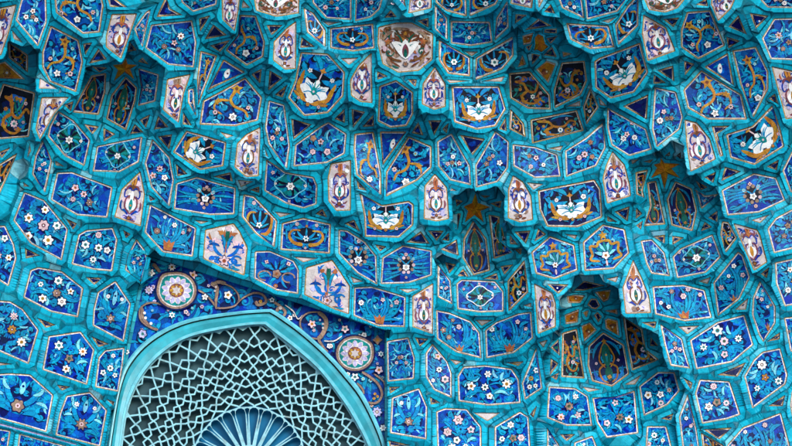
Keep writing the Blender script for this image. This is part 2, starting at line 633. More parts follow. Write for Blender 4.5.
# ------------------------------------------------------------------ ornament drawing (panel frame, px, v up)
class Orn:
    def __init__(s, a, b, rng): s.a, s.b, s.g = a, b, rng; s.rotx = 0; s.s = math.sqrt(a*b); s.P = []
    def xy(s, u, v): return (u*s.a, v*s.b)
    def add(s, pts, m): s.P.append((pts, m))
    def leaf(s, u0, v0, u1, v1, w, bend, m, edge=True):
        if edge and m in ('leaf', 'pale', 'gold', 'teal') and w*s.s > 2.2: s.leaf(u0, v0, u1, v1, w+.9/s.s, bend, 'navy', False)
        p, q = Vector(s.xy(u0, v0)), Vector(s.xy(u1, v1)); d = q-p; n = Vector((-d.y, d.x)); w *= s.s
        c = (p+q)/2 + n*bend; L = []; R = []
        for k in range(9):
            t = k/8; o = p*(1-t)**2 + c*2*t*(1-t) + q*t*t
            tg = ((c-p)*(1-t) + (q-c)*t); tg = tg.normalized() if tg.length > 1e-6 else Vector((1, 0)); nn = Vector((-tg.y, tg.x))
            h = w*.5*(math.sin(PI*min(1, t*.86+.1))**.8 if 0 < t < 1 else .08)
            L.append(tuple(o+nn*h)); R.append(tuple(o-nn*h))
        s.add(L + R[::-1], m)
    def stroke(s, uv, w0, w1, m):
        pts = [Vector(s.xy(*q)) for q in uv]; C = []
        for i in range(len(pts)-1):
            p0, p1, p2, p3 = pts[max(0, i-1)], pts[i], pts[i+1], pts[min(len(pts)-1, i+2)]
            for k in range(4):
                t = k/4; C.append(.5*(2*p1 + (p2-p0)*t + (2*p0-5*p1+4*p2-p3)*t*t + (3*p1-p0-3*p2+p3)*t**3))
        C.append(pts[-1]); L = []; R = []; n = len(C)-1
        for i, o in enumerate(C):
            tg = (C[min(n, i+1)]-C[max(0, i-1)]).normalized(); nn = Vector((-tg.y, tg.x)); t = i/n
            h = .5*s.s*(w0*(1-t)+w1*t)*(1 if 0 < i < n else .45)
            L.append(o+nn*h); R.append(o-nn*h)
        for i in range(n): s.add([tuple(L[i]), tuple(L[i+1]), tuple(R[i+1]), tuple(R[i])], m)
    def spiral(s, u, v, r, a0, turns, w, m, sgn=1):
        x, y = s.xy(u, v); r *= s.s; w *= s.s; n = max(8, int(abs(turns)*16)); pr = None
        for k in range(n+1):
            t = k/n; a = a0 + sgn*turns*2*PI*t; rr = r*(1-.78*t); h = w*.5*(.55+.45*math.sin(PI*min(1, t*1.1)))
            c, d = math.cos(a), math.sin(a); cur = ((x+c*(rr+h), y+d*(rr+h)), (x+c*(rr-h), y+d*(rr-h)))
            if pr: s.add([pr[0], cur[0], cur[1], pr[1]], m)
            pr = cur
        s.dot(x/s.a, y/s.b, w*.75/s.s, m)
    def ring(s, u, v, ru, rv, w, m, a0=0, a1=2*PI):
        s.stroke([(u+ru*math.cos(a0+(a1-a0)*k/14), v+rv*math.sin(a0+(a1-a0)*k/14)) for k in range(15)], w, w, m)
    def dot(s, u, v, r, m, n=8, ry=None):
        x, y = s.xy(u, v); r *= s.s; ry = r if ry is None else ry*s.s
        s.add([(x+r*math.cos(2*PI*k/n), y+ry*math.sin(2*PI*k/n)) for k in range(n)], m)
    def blob(s, u, v, rx, ry, m):
        x, y = s.xy(u, v); ph = s.g.random()*6
        s.add([(x+rx*s.s*math.cos(t)*(1+.22*math.sin(3*t+ph)), y+ry*s.s*math.sin(t)*(1+.22*math.cos(2*t+ph))) for t in [2*PI*k/14 for k in range(14)]], m)
    def flower(s, u, v, r, m='white', c='taupe', n=0, rot=None):
        n = n if n and s.g.random() < .4 else s.g.choice((5, 5, 6, 6, 7, 8)); k_ = s.g.uniform(.11, .24); r *= s.g.uniform(.85, 1.2)
        x, y = s.xy(u, v); r *= s.s; rot = s.g.random()*6 if rot is None else rot
        for R, mm in ((1.22, 'navy'), (1, m)):
            s.add([(x+R*r*(1-k_+k_*math.cos(n*t))*math.cos(t+rot), y+R*r*(1-k_+k_*math.cos(n*t))*math.sin(t+rot)) for t in [2*PI*k/(n*5) for k in range(n*5)]], mm)
        s.dot(u, v, r*.38/s.s, c); s.dot(u, v, r*.15/s.s, 'white' if c in ('taupe', 'wine', 'navy') else 'brown')
    def star(s, u, v, r, m, n=5, k=.45, rot=PI/2):
        x, y = s.xy(u, v); r *= s.s
        s.add([(x+(r if j % 2 == 0 else r*k)*math.cos(rot+PI*j/n), y+(r if j % 2 == 0 else r*k)*math.sin(rot+PI*j/n)) for j in range(2*n)], m)
    def ground(s, dark='navy', light='blue', nd=5, nl=4):
        g = s.g
        for _ in range(nl): s.blob(g.uniform(-.8, .8), g.uniform(-.8, .8), g.uniform(.16, .3), g.uniform(.14, .26), light)
        for _ in range(nd): s.blob(g.uniform(-.7, .7), g.uniform(-.75, .75), g.uniform(.12, .27), g.uniform(.12, .24), dark)

def fill_leaves(o, n, m='leaf', w=.15):
    g = o.g
    for k in range(n):
        a = 2*PI*(k+g.uniform(-.3, .3))/n; r0, r1 = g.uniform(.25, .45), g.uniform(.85, 1.0); d = g.choice((-.5, .5))
        o.leaf(r0*math.cos(a), r0*math.sin(a), r1*math.cos(a+d*.8), r1*math.sin(a+d*.8), w*g.uniform(.8, 1.3), d*.7, m)

def vines(o, n=9, m='leaf', w=.075, dark='navy', alt=('blue', 'cobalt'), lf=('pale', 'blue')):
    g = o.g; pts = []
    for _ in range(120):
        if len(pts) >= n: break
        p = (g.uniform(-.88, .88), g.uniform(-.88, .88))
        if all(math.hypot((p[0]-q[0])*o.a, (p[1]-q[1])*o.b) > .27*o.s for q in pts): pts.append(p)
    if g.random() < .75: pts = [(abs(u)*.9+.07, v) for u, v in pts[:max(4, (n+1)*3//5)]]; sides = (1, -1)
    else: sides = (1,)
    pl = []
    for u, v in pts:
        rx, ry, c_ = g.uniform(.14, .26), g.uniform(.12, .24), g.choice((dark, dark, dark)+alt)
        for s_ in sides: o.blob(s_*u, v, rx, ry, c_)
        a = g.uniform(0, 6.28); sg = g.choice((-1, 1)); r = g.uniform(.08, .18); wd = w*g.uniform(.9, 1.4); tn = g.uniform(.65, 1.05)
        L_ = [(a+g.uniform(1.5, 4.5), g.uniform(.065, .11), g.uniform(-.5, .5), g.choice((m, m, m, m)+lf)) for _ in range(2)]
        pl.append((u, v, a, sg, r, wd, tn, L_))
    for u, v, a, sg, r, wd, tn, L_ in pl:
        for s_ in sides:
            o.spiral(s_*u, v, r, a if s_ > 0 else PI-a, tn, wd, m, sg*s_)
            for b, lw, bd, cm in L_:
                x, y = u+r*1.1*o.s/o.a*math.cos(b), v+r*1.1*o.s/o.b*math.sin(b)
                o.leaf(s_*x, y, s_*(x+.36*o.s/o.a*math.cos(b+sg)), y+.36*o.s/o.b*math.sin(b+sg), lw, bd*s_, cm)

def k_F(o):
    g = o.g; o.ground('navy', 'blue', 6, 5); vines(o, 19); fill_leaves(o, 6, 'leaf', .14)
    for k in range(5):
        a = g.uniform(0, 6.28); o.spiral(.55*math.cos(a), .55*math.sin(a), .2, a, .7, .09, 'leaf', g.choice((-1, 1)))
    for k in range(4): a = g.uniform(0, 6.28); o.leaf(.5*math.cos(a), .5*math.sin(a), .85*math.cos(a+.5), .85*math.sin(a+.5), .13, .4, 'pale')
    n = g.choice((3, 4, 5)); a0 = g.choice((PI/2, PI/2, -PI/2, PI/4 if n == 4 else PI/2))
    for k in range(n):
        a = a0+2*PI*k/n+g.uniform(-.25, .25); r = g.uniform(.5, .68)
        o.leaf(0, 0, r*math.cos(a), r*math.sin(a), .07, .2, 'leaf')
    for k in range(n):
        a = a0+2*PI*k/n+g.uniform(-.06, .06); r = g.uniform(.55, .64)
        o.flower(r*math.cos(a), r*math.sin(a), g.uniform(.14, .21), g.choice(('white', 'white', 'white', 'pink')), g.choice(('gold', 'teal', 'taupe')))
    o.flower(g.uniform(-.15, .15), g.uniform(-.2, .1), .19, g.choice(('taupe', 'gold', 'white', 'pink')), g.choice(('green', 'wine')), 7)
def k_K(o):
    g = o.g; o.ground('navy', 'blue', 5, 5); vines(o, 16)
    for sg in (-1, 1):
        o.leaf(0, -.35, sg*.75, .25, .2, -sg*.45, 'leaf'); o.leaf(0, -.3, sg*.5, .75, .2, -sg*.35, 'leaf'); o.leaf(sg*.2, -.6, sg*.8, -.65, .17, sg*.4, 'leaf')
        o.leaf(sg*.35, .3, sg*.62, .72, .13, -sg*.4, 'pale'); o.spiral(sg*.6, -.25, .22, .5, .9, .1, 'leaf', sg); o.leaf(sg*.5, .0, sg*.88, -.1, .12, sg*.3, 'pale')
    o.leaf(0, .2, 0, .75, .2, 0, 'pale'); o.dot(0, .55, .05, 'navy')
    for sg in (-1, 1):
        if g.random() < .6: o.flower(sg*.42, .48, .11, 'white', 'pink')
    o.flower(0, -.3, .23, 'taupe', 'pink', 6)
def k_B(o):
    g = o.g; o.ground('navy', 'blue', 6, 5); vines(o, 18)
    for k, x in enumerate((-.85, -.55, -.25, .05, .3, .6, .88)):
        o.leaf(x*.15, -.62, x, .1+.75*(1-abs(x))+g.uniform(-.1, .1), .12, .35*(-1 if x > 0 else 1), 'leaf')
    for sg in (-1, 1):
        o.spiral(sg*.55, -.35, .24, .5, .9, .11, 'leaf', sg); o.leaf(sg*.5, .3, sg*.9, .55, .15, sg*.4, 'leaf'); o.leaf(sg*.12, -.75, sg*.85, -.75, .12, sg*.2, 'leaf')
    o.add([o.xy(-.16, -.95), o.xy(.16, -.95), o.xy(.24, -.45), o.xy(.08, -.58), o.xy(0, -.4), o.xy(-.08, -.58), o.xy(-.24, -.45)], 'rust'); o.dot(0, -.75, .06, 'gold')
    for x, y in ((-.72, .28), (-.3, .62), (.08, .35), (.42, .66), (.75, .2), (-.5, -.05), (.45, .05)):
        if g.random() < .8: o.flower(x+g.uniform(-.06, .06), y+g.uniform(-.08, .08), g.uniform(.085, .13), g.choice(('white', 'pink', 'pink', 'taupe')), g.choice(('wine', 'taupe')))
def k_S(o):
    g = o.g; o.ground('navy', 'blue', 4, 3); long = o.b/o.a
    if long > 1.5: spots = [(.2, .6), (-.2, .1), (.2, -.45), (-.1, -.8)]; R = .42
    elif long < .66: spots = [(-.6, .1), (.05, -.25), (.6, .15), (-.1, .5)]; R = .42
    else: spots = [(-.45, .4), (.45, .38), (.4, -.42), (-.4, -.45)]; R = .34
    sg = g.choice((-1, 1))
    for i, (x, y) in enumerate(spots):
        o.spiral(x*sg, y, R, g.uniform(0, 6), g.uniform(.8, 1.15), .13, 'leaf', sg if i % 2 else -sg)
    vines(o, 18); fill_leaves(o, 4, 'leaf', .12)
    for k in range(3): a = g.uniform(0, 6.28); o.leaf(.4*math.cos(a), .4*math.sin(a), .85*math.cos(a+.5), .85*math.sin(a+.5), .08, .4, 'pale')
    for i, (x, y) in enumerate(spots):
        if i < 3: o.flower(y*.75*sg, -x*.7, g.uniform(.11, .16), g.choice(('pink', 'pink', 'white', 'taupe')), g.choice(('rust', 'wine')), 5)
    o.flower(g.uniform(-.15, .15), g.uniform(-.2, .2), .14, g.choice(('taupe', 'pink')), 'brown', 5)
def k_A(o):
    g = o.g; o.ground('navy', 'blue', 6, 5); sg = g.choice((-1, 1))
    for k in range(4): o.spiral(g.uniform(-.6, .6), g.uniform(-.6, .6), .25, g.uniform(0, 6), .8, .09, 'leaf', g.choice((-1, 1)))
    vines(o, 19)
    o.stroke([(sg*.15, .62), (sg*-.05, .2), (sg*.1, -.1), (sg*.5, -.25), (sg*.65, -.5)], .12, .08, 'gold')
    o.stroke([(sg*-.1, .1), (sg*-.5, .05), (sg*-.6, -.3), (sg*-.3, -.5)], .1, .06, 'gold')
    o.star(sg*.12, .62, .27, 'gold', 5, .45); o.dot(sg*.12, .62, .07, 'brown')
    o.star(sg*-.5, .02, .15, 'gold', 4, .5)
    o.flower(sg*.1, -.55, .16, 'white', 'taupe', 5); o.flower(sg*-.55, -.45, .11, 'pink', 'green'); o.flower(sg*.62, -.1, .1, 'pink', 'gold'); o.flower(sg*-.35, .45, .09, 'pale', 'gold')
def k_L(o, mid='teal'):
    g = o.g; o.ground('black', 'blue', 3, 4); vines(o, 14, dark='black'); o.blob(0, .1, .5, .42, 'black')
    for sg in (-1, 1):
        o.leaf(sg*.1, .2, sg*.85, .55, .2, -sg*.4, 'leaf'); o.spiral(sg*.68, .15, .2, 1, .8, .1, 'leaf', sg); o.leaf(sg*.15, -.8, sg*.85, -.62, .17, sg*.35, 'leaf'); o.leaf(sg*.1, .5, sg*.55, .85, .17, sg*.3, 'leaf')
        o.leaf(sg*.9, -.4, sg*.85, .3, .14, 0, 'leaf'); o.leaf(sg*.6, .85, sg*.9, .5, .12, 0, 'blue')
    base_o = o; o = Orn(o.a*.84, o.b*.84, o.g)
    for sg in (-1, 1):
        o.leaf(sg*.08, -.72, sg*.8, .12, .25, -sg*.36, 'gold'); o.leaf(sg*.66, -.2, sg*.78, .38, .15, -sg*.1, 'ochre'); o.leaf(sg*.45, -.64, sg*.85, -.5, .12, 0, 'gold')
    for sg in (-1, 1):
        o.blob(sg*.33, -.2, .27, .25, 'white'); o.leaf(sg*.05, -.6, sg*.55, .14, .34, sg*.1, 'white')
    o.leaf(0, -.6, 0, .26, .38, 0, 'white'); o.leaf(-.2, -.62, .2, -.62, .2, 0, 'white')
    for sg in (-1, 1):
        for p in ((.5, -.05), (.42, -.42), (.22, .02)): o.stroke([(0, -.3), (sg*p[0]*.5, (-.3+p[1])/2+.06), (sg*p[0], p[1])], .055, .04, 'leaf')
        o.leaf(sg*.06, -.35, sg*.45, .02, .06, sg*.35, 'leaf', False); o.leaf(0, -.25, sg*.13, .22, .05, 0, mid, False)
    o.blob(0, -.22, .13, .17, mid); o.dot(0, -.24, .05, 'pink')
    o.star(0, .62, .16, 'gold', 4, .5); o.leaf(0, .55, 0, .2, .06, 0, 'pink')
    for sg in (-1, 1): o.flower(sg*.55, .45, .12, 'white', 'taupe'); o.flower(sg*.5, -.7, .08, 'pink', 'rust')
    o.flower(0, -.78, .08, 'gold', 'rust')
    base_o.P += [([(x, y-base_o.b*.04) for x, y in p], mt) for p, mt in o.P]
def k_G2(o):
    g = o.g; o.ground('navy', 'blue', 3, 3); fill_leaves(o, 8, 'leaf', .14)
    for k in range(9): a = PI*(k-.5)/8; o.leaf(.15*math.cos(a), .15*math.sin(a), .62*math.cos(a), .62*math.sin(a), .1, 0, 'leaf' if k % 2 else 'black')
    for sg in (-1, 1): o.ring(sg*.55, -.25, .28, .25, .07, 'taupe', 0, 5); o.flower(sg*.5, .5, .1, 'pink', 'rust', 4)
    o.flower(0, -.1, .24, 'taupe', 'rust', 7); o.flower(0, -.75, .1, 'rust', 'wine', 4)
def k_L2(o): k_L(o)
def k_G(o):
    g = o.g; o.ground('navy', 'blue', 3, 4); vines(o, 16); o.dot(0, .0, .62, 'black', 16, .42)
    for sg in (-1, 1):
        o.stroke([(sg*.12, -.62), (sg*.5, -.52), (sg*.72, -.12), (sg*.6, .28), (sg*.25, .32)], .2, .08, g.choice(('gold', 'gold', 'ochre')))
        o.leaf(0, -.25, sg*.4, .3, .13, -sg*.2, 'leaf'); o.leaf(sg*.1, -.3, sg*.55, -.1, .09, 0, 'leaf')
        o.leaf(sg*.2, .6, sg*.85, .75, .14, sg*.3, 'leaf'); o.leaf(sg*.15, -.85, sg*.9, -.7, .14, -sg*.3, 'leaf'); o.leaf(sg*.8, -.4, sg*.88, .4, .1, 0, 'leaf')
        o.flower(sg*.42, .72, .1, 'pink', 'taupe')
    o.leaf(0, -.2, 0, .5, .11, 0, 'leaf'); o.flower(0, .62, .08, 'rust', 'gold', 4)
    o.flower(0, -.2, .19, 'white', 'teal', 6); o.flower(0, -.82, .08, 'pink', 'rust', 4)
def k_M(o):
    g = o.g; mid = 'teal' if o.rotx == 1 else 'green'; o.ground('navy', 'blue', 2, 5); vines(o, 18); fill_leaves(o, 6, 'leaf', .16)
    o.dot(0, 0, .5, mid, 18, .46)
    for k in range(12): a = 2*PI*k/12+.2; o.leaf(.12*math.cos(a), .12*math.sin(a), .56*math.cos(a), .56*math.sin(a), .12, .25, ('teal', 'black', 'navy', 'leaf')[k % 4], False)
    pts = [(.56*math.cos(t)*(1+.12*math.cos(4*t)), .58*math.sin(t)*(1+.12*math.cos(4*t))) for t in [2*PI*k/24 for k in range(25)]]
    o.stroke(pts, .05, .04, g.choice(('pale', 'white', 'pale')))
    o.flower(0, -.08, .19, 'white', 'taupe', 6)
    for sg in (-1, 1): o.flower(sg*.72, .5, .09, 'pink', 'wine'); o.flower(sg*.58, 0, .07, 'white', 'gold', 4)
    o.flower(0, .78, .08, 'pink', 'wine', 4); o.flower(0, -.78, .08, 'pink', 'wine', 4)
def k_M2(o):
    g = o.g; o.ground('navy', 'blue', 3, 4); vines(o, 8)
    for sg in (-1, 1):
        for y in (-.8, -.5, -.2, .1, .4, .7): o.leaf(sg*.2, y*.6, sg*.97, y+g.uniform(-.1, .1), .11, sg*g.uniform(-.2, .35), 'leaf')
    o.dot(0, 0, .36, 'black', 14, .34)
    for k in range(10):
        a = 2*PI*k/10; o.dot(.36*math.cos(a)*o.s/o.a, .36*math.sin(a)*o.s/o.b, .085, g.choice(('taupe', 'taupe', 'pink')))
    o.flower(0, -.12, .17, 'white', 'taupe', 5)
    for sg in (-1, 1): o.flower(sg*.34*o.s/o.a, .34, .1, 'pale', 'wine', 5); o.leaf(0, 0, sg*.2, .3, .07, 0, 'leaf')
    o.flower(0, .6, .09, 'pink', 'rust', 4); o.flower(0, -.7, .08, 'pink', 'rust', 4)
def k_W(o):
    g = o.g; c1 = g.choice(('wine', 'brown', 'wine')); vines(o, 9, 'cobalt', .05, 'lilac', ('pink', 'white'), ('wine', 'rust')); t = g.choice(('rust', 'gold', 'taupe', 'rust'))
    for _ in range(11): o.blob(g.uniform(-.85, .85), g.uniform(-.95, .8), g.uniform(.12, .24), g.uniform(.12, .24), g.choice(('lilac', 'pink', 'white', 'cream', 'taupe')))
    for sg in (-1, 1):
        o.blob(sg*.5, -.05, .16, .22, g.choice(('lilac', 'pink'))); o.stroke([(0, .3), (sg*.3, .42), (sg*.6, .25), (sg*.55, .02), (sg*.3, .1)], .1, .07, 'cobalt')
        o.leaf(sg*.12, .5, sg*.5, .3, .13, sg*.4, c1); o.leaf(sg*.15, -.66, sg*.7, -.5, .18, sg*.5, 'cobalt'); o.leaf(sg*.1, -.9, sg*.55, -.86, .14, 0, c1); o.leaf(sg*.74, -.1, sg*.66, -.5, .13, sg*.3, g.choice(('wine', 'cobalt', 'lilac')))
        o.stroke([(0, .12), (sg*.42, -.02), (sg*.46, -.35), (0, -.62)], .09, .09, c1)
    o.leaf(0, 1, 0, .4, .3, 0, t); o.star(0, .45, .2, g.choice(('brown', 'rust')), 4, .55); o.leaf(0, .85, 0, .55, .07, 0, 'brown')
    o.dot(0, -.27, .29, 'white', 14, .32); o.leaf(0, -.1, 0, .3, .2, 0, 'white')
    o.leaf(0, -.48, 0, -.02, .22, 0, g.choice(('teal', 'teal', 'green', 'gold')), False); o.dot(0, -.28, .06, 'gold')
    o.flower(0, -.78, .13, 'brown', 'rust', 4)
def k_P(o):
    g = o.g; vines(o, 12, 'blue', .06, 'pink', ('white', 'lilac'), ('leaf', 'rust'))
    for sg in (-1, 1):
        o.blob(sg*.5, .25, .2, .16, 'pink'); o.blob(sg*.65, -.1, .14, .12, 'lilac'); o.leaf(sg*.08, -.35, sg*.6, .3, .15, -sg*.4, 'blue'); o.spiral(sg*.55, -.5, .27, .5, .9, .11, 'blue', sg)
        o.leaf(sg*.1, .0, sg*.35, .6, .12, sg*.3, 'leaf'); o.leaf(sg*.3, .05, sg*.85, .05, .12, sg*.3, 'cobalt'); o.leaf(sg*.2, -.85, sg*.8, -.85, .1, 0, 'leaf')
        o.blob(sg*.3, .62, .1, .1, 'rust')
    o.leaf(0, .85, 0, .2, .2, 0, 'green'); o.dot(0, .85, .14, 'pink'); o.leaf(0, .3, 0, -.4, .05, 0, 'rust'); o.flower(0, -.55, .2, 'pink', 'rust', 5)
def k_R(o):
    g = o.g; vines(o, 22, 'brown', .055, 'taupe', ('pink', 'lilac', 'white'), ('green', 'rust'))
    for sg in (-1, 1):
        o.stroke([(sg*.15, -.6), (sg*.55, -.45), (sg*.75, 0), (sg*.5, .4), (sg*.3, .25)], .1, .06, 'brown'); o.leaf(sg*.45, .7, sg*.85, .3, .14, sg*.3, 'taupe'); o.spiral(sg*.62, -.2, .2, 0, .8, .06, 'green', sg)
        o.leaf(sg*.7, -.4, sg*.5, -.8, .13, sg*.2, 'taupe'); o.leaf(sg*.12, .1, sg*.4, .62, .07, sg*.3, 'green'); o.star(sg*.68, .25, .16, 'rust', 5, .5); o.blob(sg*.8, -.05, .08, .14, 'pink')
        o.leaf(0, -.5, sg*.52, .22, .4, sg*.3, 'white'); o.leaf(sg*.2, -.85, sg*.55, -.6, .08, 0, 'brown'); o.leaf(sg*.05, -.2, sg*.3, .15, .05, sg*.3, 'teal')
    o.leaf(0, -.5, 0, .35, .4, 0, 'white'); o.leaf(0, -.45, 0, .15, .27, 0, 'wine'); o.leaf(0, -.45, 0, -.05, .15, 0, 'green')
    o.star(0, .6, .22, 'brown', 5, .5); o.dot(0, .6, .07, 'gold'); o.leaf(-.5, .8, .1, .75, .12, .1, 'taupe'); o.flower(0, -.72, .1, 'taupe', 'rust')
def k_N(o):
    g = o.g; o.ground('black', 'navy', 6, 4); vines(o, 7, 'teal', .07, 'black'); vines(o, 3, 'ochre', .06, 'navy'); sg = g.choice((-1, 1))
    for k in range(4): o.leaf(g.uniform(-.7, .7), g.uniform(-.7, .7), g.uniform(-.9, .9), g.uniform(-.9, .9), .1, g.uniform(-.4, .4), g.choice(('teal', 'leaf', 'green')))
    o.stroke([(-.75*sg, .6), (-.3*sg, .45), (-.1*sg, .05), (.3*sg, -.05), (.55*sg, .35), (.8*sg, .2)], .15, .1, 'ochre')
    o.stroke([(-.1*sg, .05), (-.45*sg, -.25), (-.2*sg, -.6), (.3*sg, -.65), (.6*sg, -.4)], .15, .09, 'ochre')
    o.flower(.15*sg, -.3, .16, g.choice(('white', 'pink')), 'teal', 6); o.flower(-.5*sg, .15, .1, 'gold', 'rust'); o.flower(.45*sg, .55, .09, 'pink', 'rust'); o.star(-.45*sg, .6, .13, 'rust', 5, .5); o.flower(.6*sg, -.15, .09, 'pink', 'wine')
def k_Q(o):
    g = o.g; o.ground('black', 'navy', 5, 3); vines(o, 6, 'leaf', .07, 'black')
    for sg in (-1, 1):
        o.leaf(sg*.1, .75, sg*.75, .1, .13, sg*.3, 'leaf'); o.leaf(sg*.15, -.9, sg*.8, -.3, .14, -sg*.4, 'blue')
        o.stroke([(0, .72), (sg*.3, .35), (sg*.42, .0), (sg*.15, -.3)], .08, .06, 'ochre'); o.stroke([(sg*.1, -.15), (sg*.5, -.35), (sg*.4, -.75), (sg*.1, -.9)], .09, .06, 'ochre'); o.flower(sg*.62, -.08, .08, 'pink', 'wine', 4)
    o.leaf(0, .66, 0, -.3, .42, 0, 'green'); o.leaf(0, .35, 0, -.1, .12, 0, 'teal'); o.leaf(0, -.25, 0, -.85, .34, 0, 'green'); o.star(0, .75, .14, 'ochre', 4, .5); o.flower(0, -.68, .1, 'gold', 'rust', 4); o.dot(0, .2, .05, 'gold')
def k_F2(o):
    g = o.g; o.ground('navy', 'blue', 3, 4); vines(o, 18)
    for sg in (-1, 1):
        o.leaf(sg*.35, .7, sg*.3, .35, .16, 0, 'leaf'); o.spiral(sg*.78, .2, .2, 0, .8, .09, 'leaf', sg); o.leaf(sg*.2, -.88, sg*.7, -.7, .12, sg*.3, 'leaf')
        o.stroke([(0, .35), (sg*.25, .3), (sg*.35, .12), (sg*.66, .15), (sg*.6, -.25), (sg*.72, -.5), (sg*.3, -.62)], .13, .1, 'gold')
    for k in range(7): a = PI*(k+.5)/7; o.leaf(0, -.35, .5*math.cos(a), -.3+.6*math.sin(a), .17, 0, 'teal' if k % 2 else 'pale')
    o.star(0, .6, .22, 'gold', 5, .5); o.flower(0, -.38, .17, 'white', 'rust', 8); o.leaf(0, -.6, 0, -.9, .1, 0, 'pink')
def k_O(o):
    for k in range(3): o.blob(o.g.uniform(-.4, .4), o.g.uniform(-.4, .4), .3, .25, o.g.choice(('gold', 'rust', 'brown')))
    o.flower(0, 0, .25, 'gold', 'white', 5)
def k_X(o):
    o.leaf(-.1, -.55, .05, .5, .18, .2, 'leaf'); o.leaf(-.5, .3, .5, .35, .14, .2, 'leaf'); o.blob(.15, 0, .2, .25, 'blue')
    o.leaf(.0, -.15, .15, .5, .34, .1, 'white'); o.dot(.07, .18, .07, 'wine')
def k_T(o):
    g = o.g; o.blob(g.uniform(-.2, .2), g.uniform(-.3, .1), .35, .25, g.choice(('navy', 'cobalt', 'cobalt')))
    if g.random() < .35: o.dot(g.uniform(-.1, .1), -.15, .13, g.choice(('leaf', 'pale', 'white')), 5)
def k_E(o): o.blob(0, 0, .4, .3, o.g.choice(('green', 'black')))
def k_C(o):
    if o.g.random() < .6: o.blob(0, 0, .3, .2, o.g.choice(('cobalt', 'navy')))
def k_Z(o): pass
def k_H(o): pass
#      field, (gold, pale) line widths, name, label
KIND = {
 'W': ('cream', (1.0, .5), 'white_ogival_panel', 'cream pointed panel with blue and rust scrolls round a white drop'),
 'P': ('cream', (1.0, .5), 'white_five_sided_panel', 'cream five-sided panel with a spray of blue leaves'),
 'R': ('cream', (1.0, .5), 'white_round_panel', 'large cream panel with brown scrolls and a white lotus'),
 'F': ('cobalt', (.65, .95), 'flower_panel', None), 'K': ('cobalt', (.65, .95), 'rosette_panel', 'cobalt panel with one pinkish rosette among pale curled leaves'),
 'B': ('cobalt', (.65, .95), 'bouquet_panel', 'cobalt panel with a bouquet rising from a rust vase'), 'S': ('cobalt', (.65, .9), 'scroll_panel', None),
 'A': ('cobalt', (1.0, .8), 'gold_arabesque_panel', 'dark blue panel with a golden star and curling golden stem'),
 'L': ('cobalt', (1.0, .8), 'lotus_panel', 'dark blue panel with a big white lotus held in gold leaves'),
 'L2': ('navy', (1.0, .8), 'lotus_panel', 'wide dark panel with a white lotus and gold tips'),
 'G': ('cobalt', (.9, .9), 'gold_crescent_panel', 'blue panel with two gold crescents round a white flower'),
 'G2': ('cobalt', (.65, .9), 'fan_panel', 'blue panel with a brown rosette and turquoise rays'),
 'M': ('cobalt', (.65, .9), 'medallion_panel', 'blue panel with a dark green medallion outlined in white'),
 'M2': ('cobalt', (.65, .9), 'wreath_panel', 'blue panel with a brown bead wreath round a white flower'),
 'F2': ('cobalt', (.9, .9), 'golden_fan_panel', 'blue panel with a green fan framed in gold'),
 'N': ('black', (1.0, .6), 'dark_arabesque_panel', None), 'Q': ('navy', (1.0, .6), 'green_leaf_panel', 'dark panel with a green pointed leaf edged in gold'),
 'O': ('honey', (.6, .5), 'ochre_tile', None), 'E': ('navy', (.9, .3), 'dark_tile', None), 'Z': ('ochre', (0, 0), 'golden_star', 'golden star at the crown of the niche'),
 'H': ('lilac', (0, 0), 'lilac_band', 'narrow pale lilac band running under the lowest panels'),
 'X': ('cobalt', (1.1, .5), 'blossom_triangle', 'blue triangle with a single white blossom'), 'T': ('navy', (1.1, .5), 'triangular_inset', None), 'C': ('cream', (.7, .3), 'cream_inset', None)}
DEPTH = {'W': -4, 'R': -3, 'P': -1, 'L': -3, 'L2': -3, 'A': 1, 'G': 0, 'T': 1.0, 'X': 1, 'C': 1.0, 'S': 0, 'F2': -2}

# ------------------------------------------------------------------ parse the outlines
PAN = []
ox = oy = 0
for ln in DATA.strip().splitlines():
    ln = ln.strip()
    if not ln: continue
    if ln[0] == '@':
        _, a, b = ln.split(); ox, oy = float(a), float(b); continue
    h, p = ln.split(':'); h = h.split()
    pts = [tuple(map(float, q.split(','))) for q in p.split()]
    pts = [(ox+x/6, oy+y/6) for x, y in pts]
    if area(pts) < 0: pts.reverse()
    PAN.append(dict(k=h[0], n=int(h[1]) if len(h) > 1 else -1, p=pts))
WALLP = [(148, 256), (386, 331), (386.5, 533), (60, 533), (108, 446), (122, 374), (146, 256)]
if area(WALLP) < 0: WALLP.reverse()
# the same honeycomb goes on past the frame of the photograph
allv = [q for d in PAN for q in sampled(d['p'], 6)] + sampled(WALLP, 6)
rng = random.Random(5)
RX0, RX1, RY0, RY1 = -112, 904, -92, 538
j = 0; yy = RY0+24
while yy < RY1-20:
    xx = RX0+26+(28 if j % 2 else 0)
    while xx < RX1-24:
        if not (4 < xx < 788 and 2 < yy < 444) and not inside(WALLP, xx, yy) and min((xx-q[0])**2+(yy-q[1])**2 for q in allv) > 27**2:
            R = 23
            pts = [(xx+R*1.08*math.cos(a), yy+R*.86*math.sin(a)) for a in [PI/3*k+rng.uniform(-.1, .1) for k in range(6)]]
            if area(pts) < 0: pts.reverse()
            PAN.append(dict(k=rng.choice('SFBMGS'), n=-1, p=pts)); allv += sampled(pts, 6)
        xx += 56
    yy += 46; j += 1

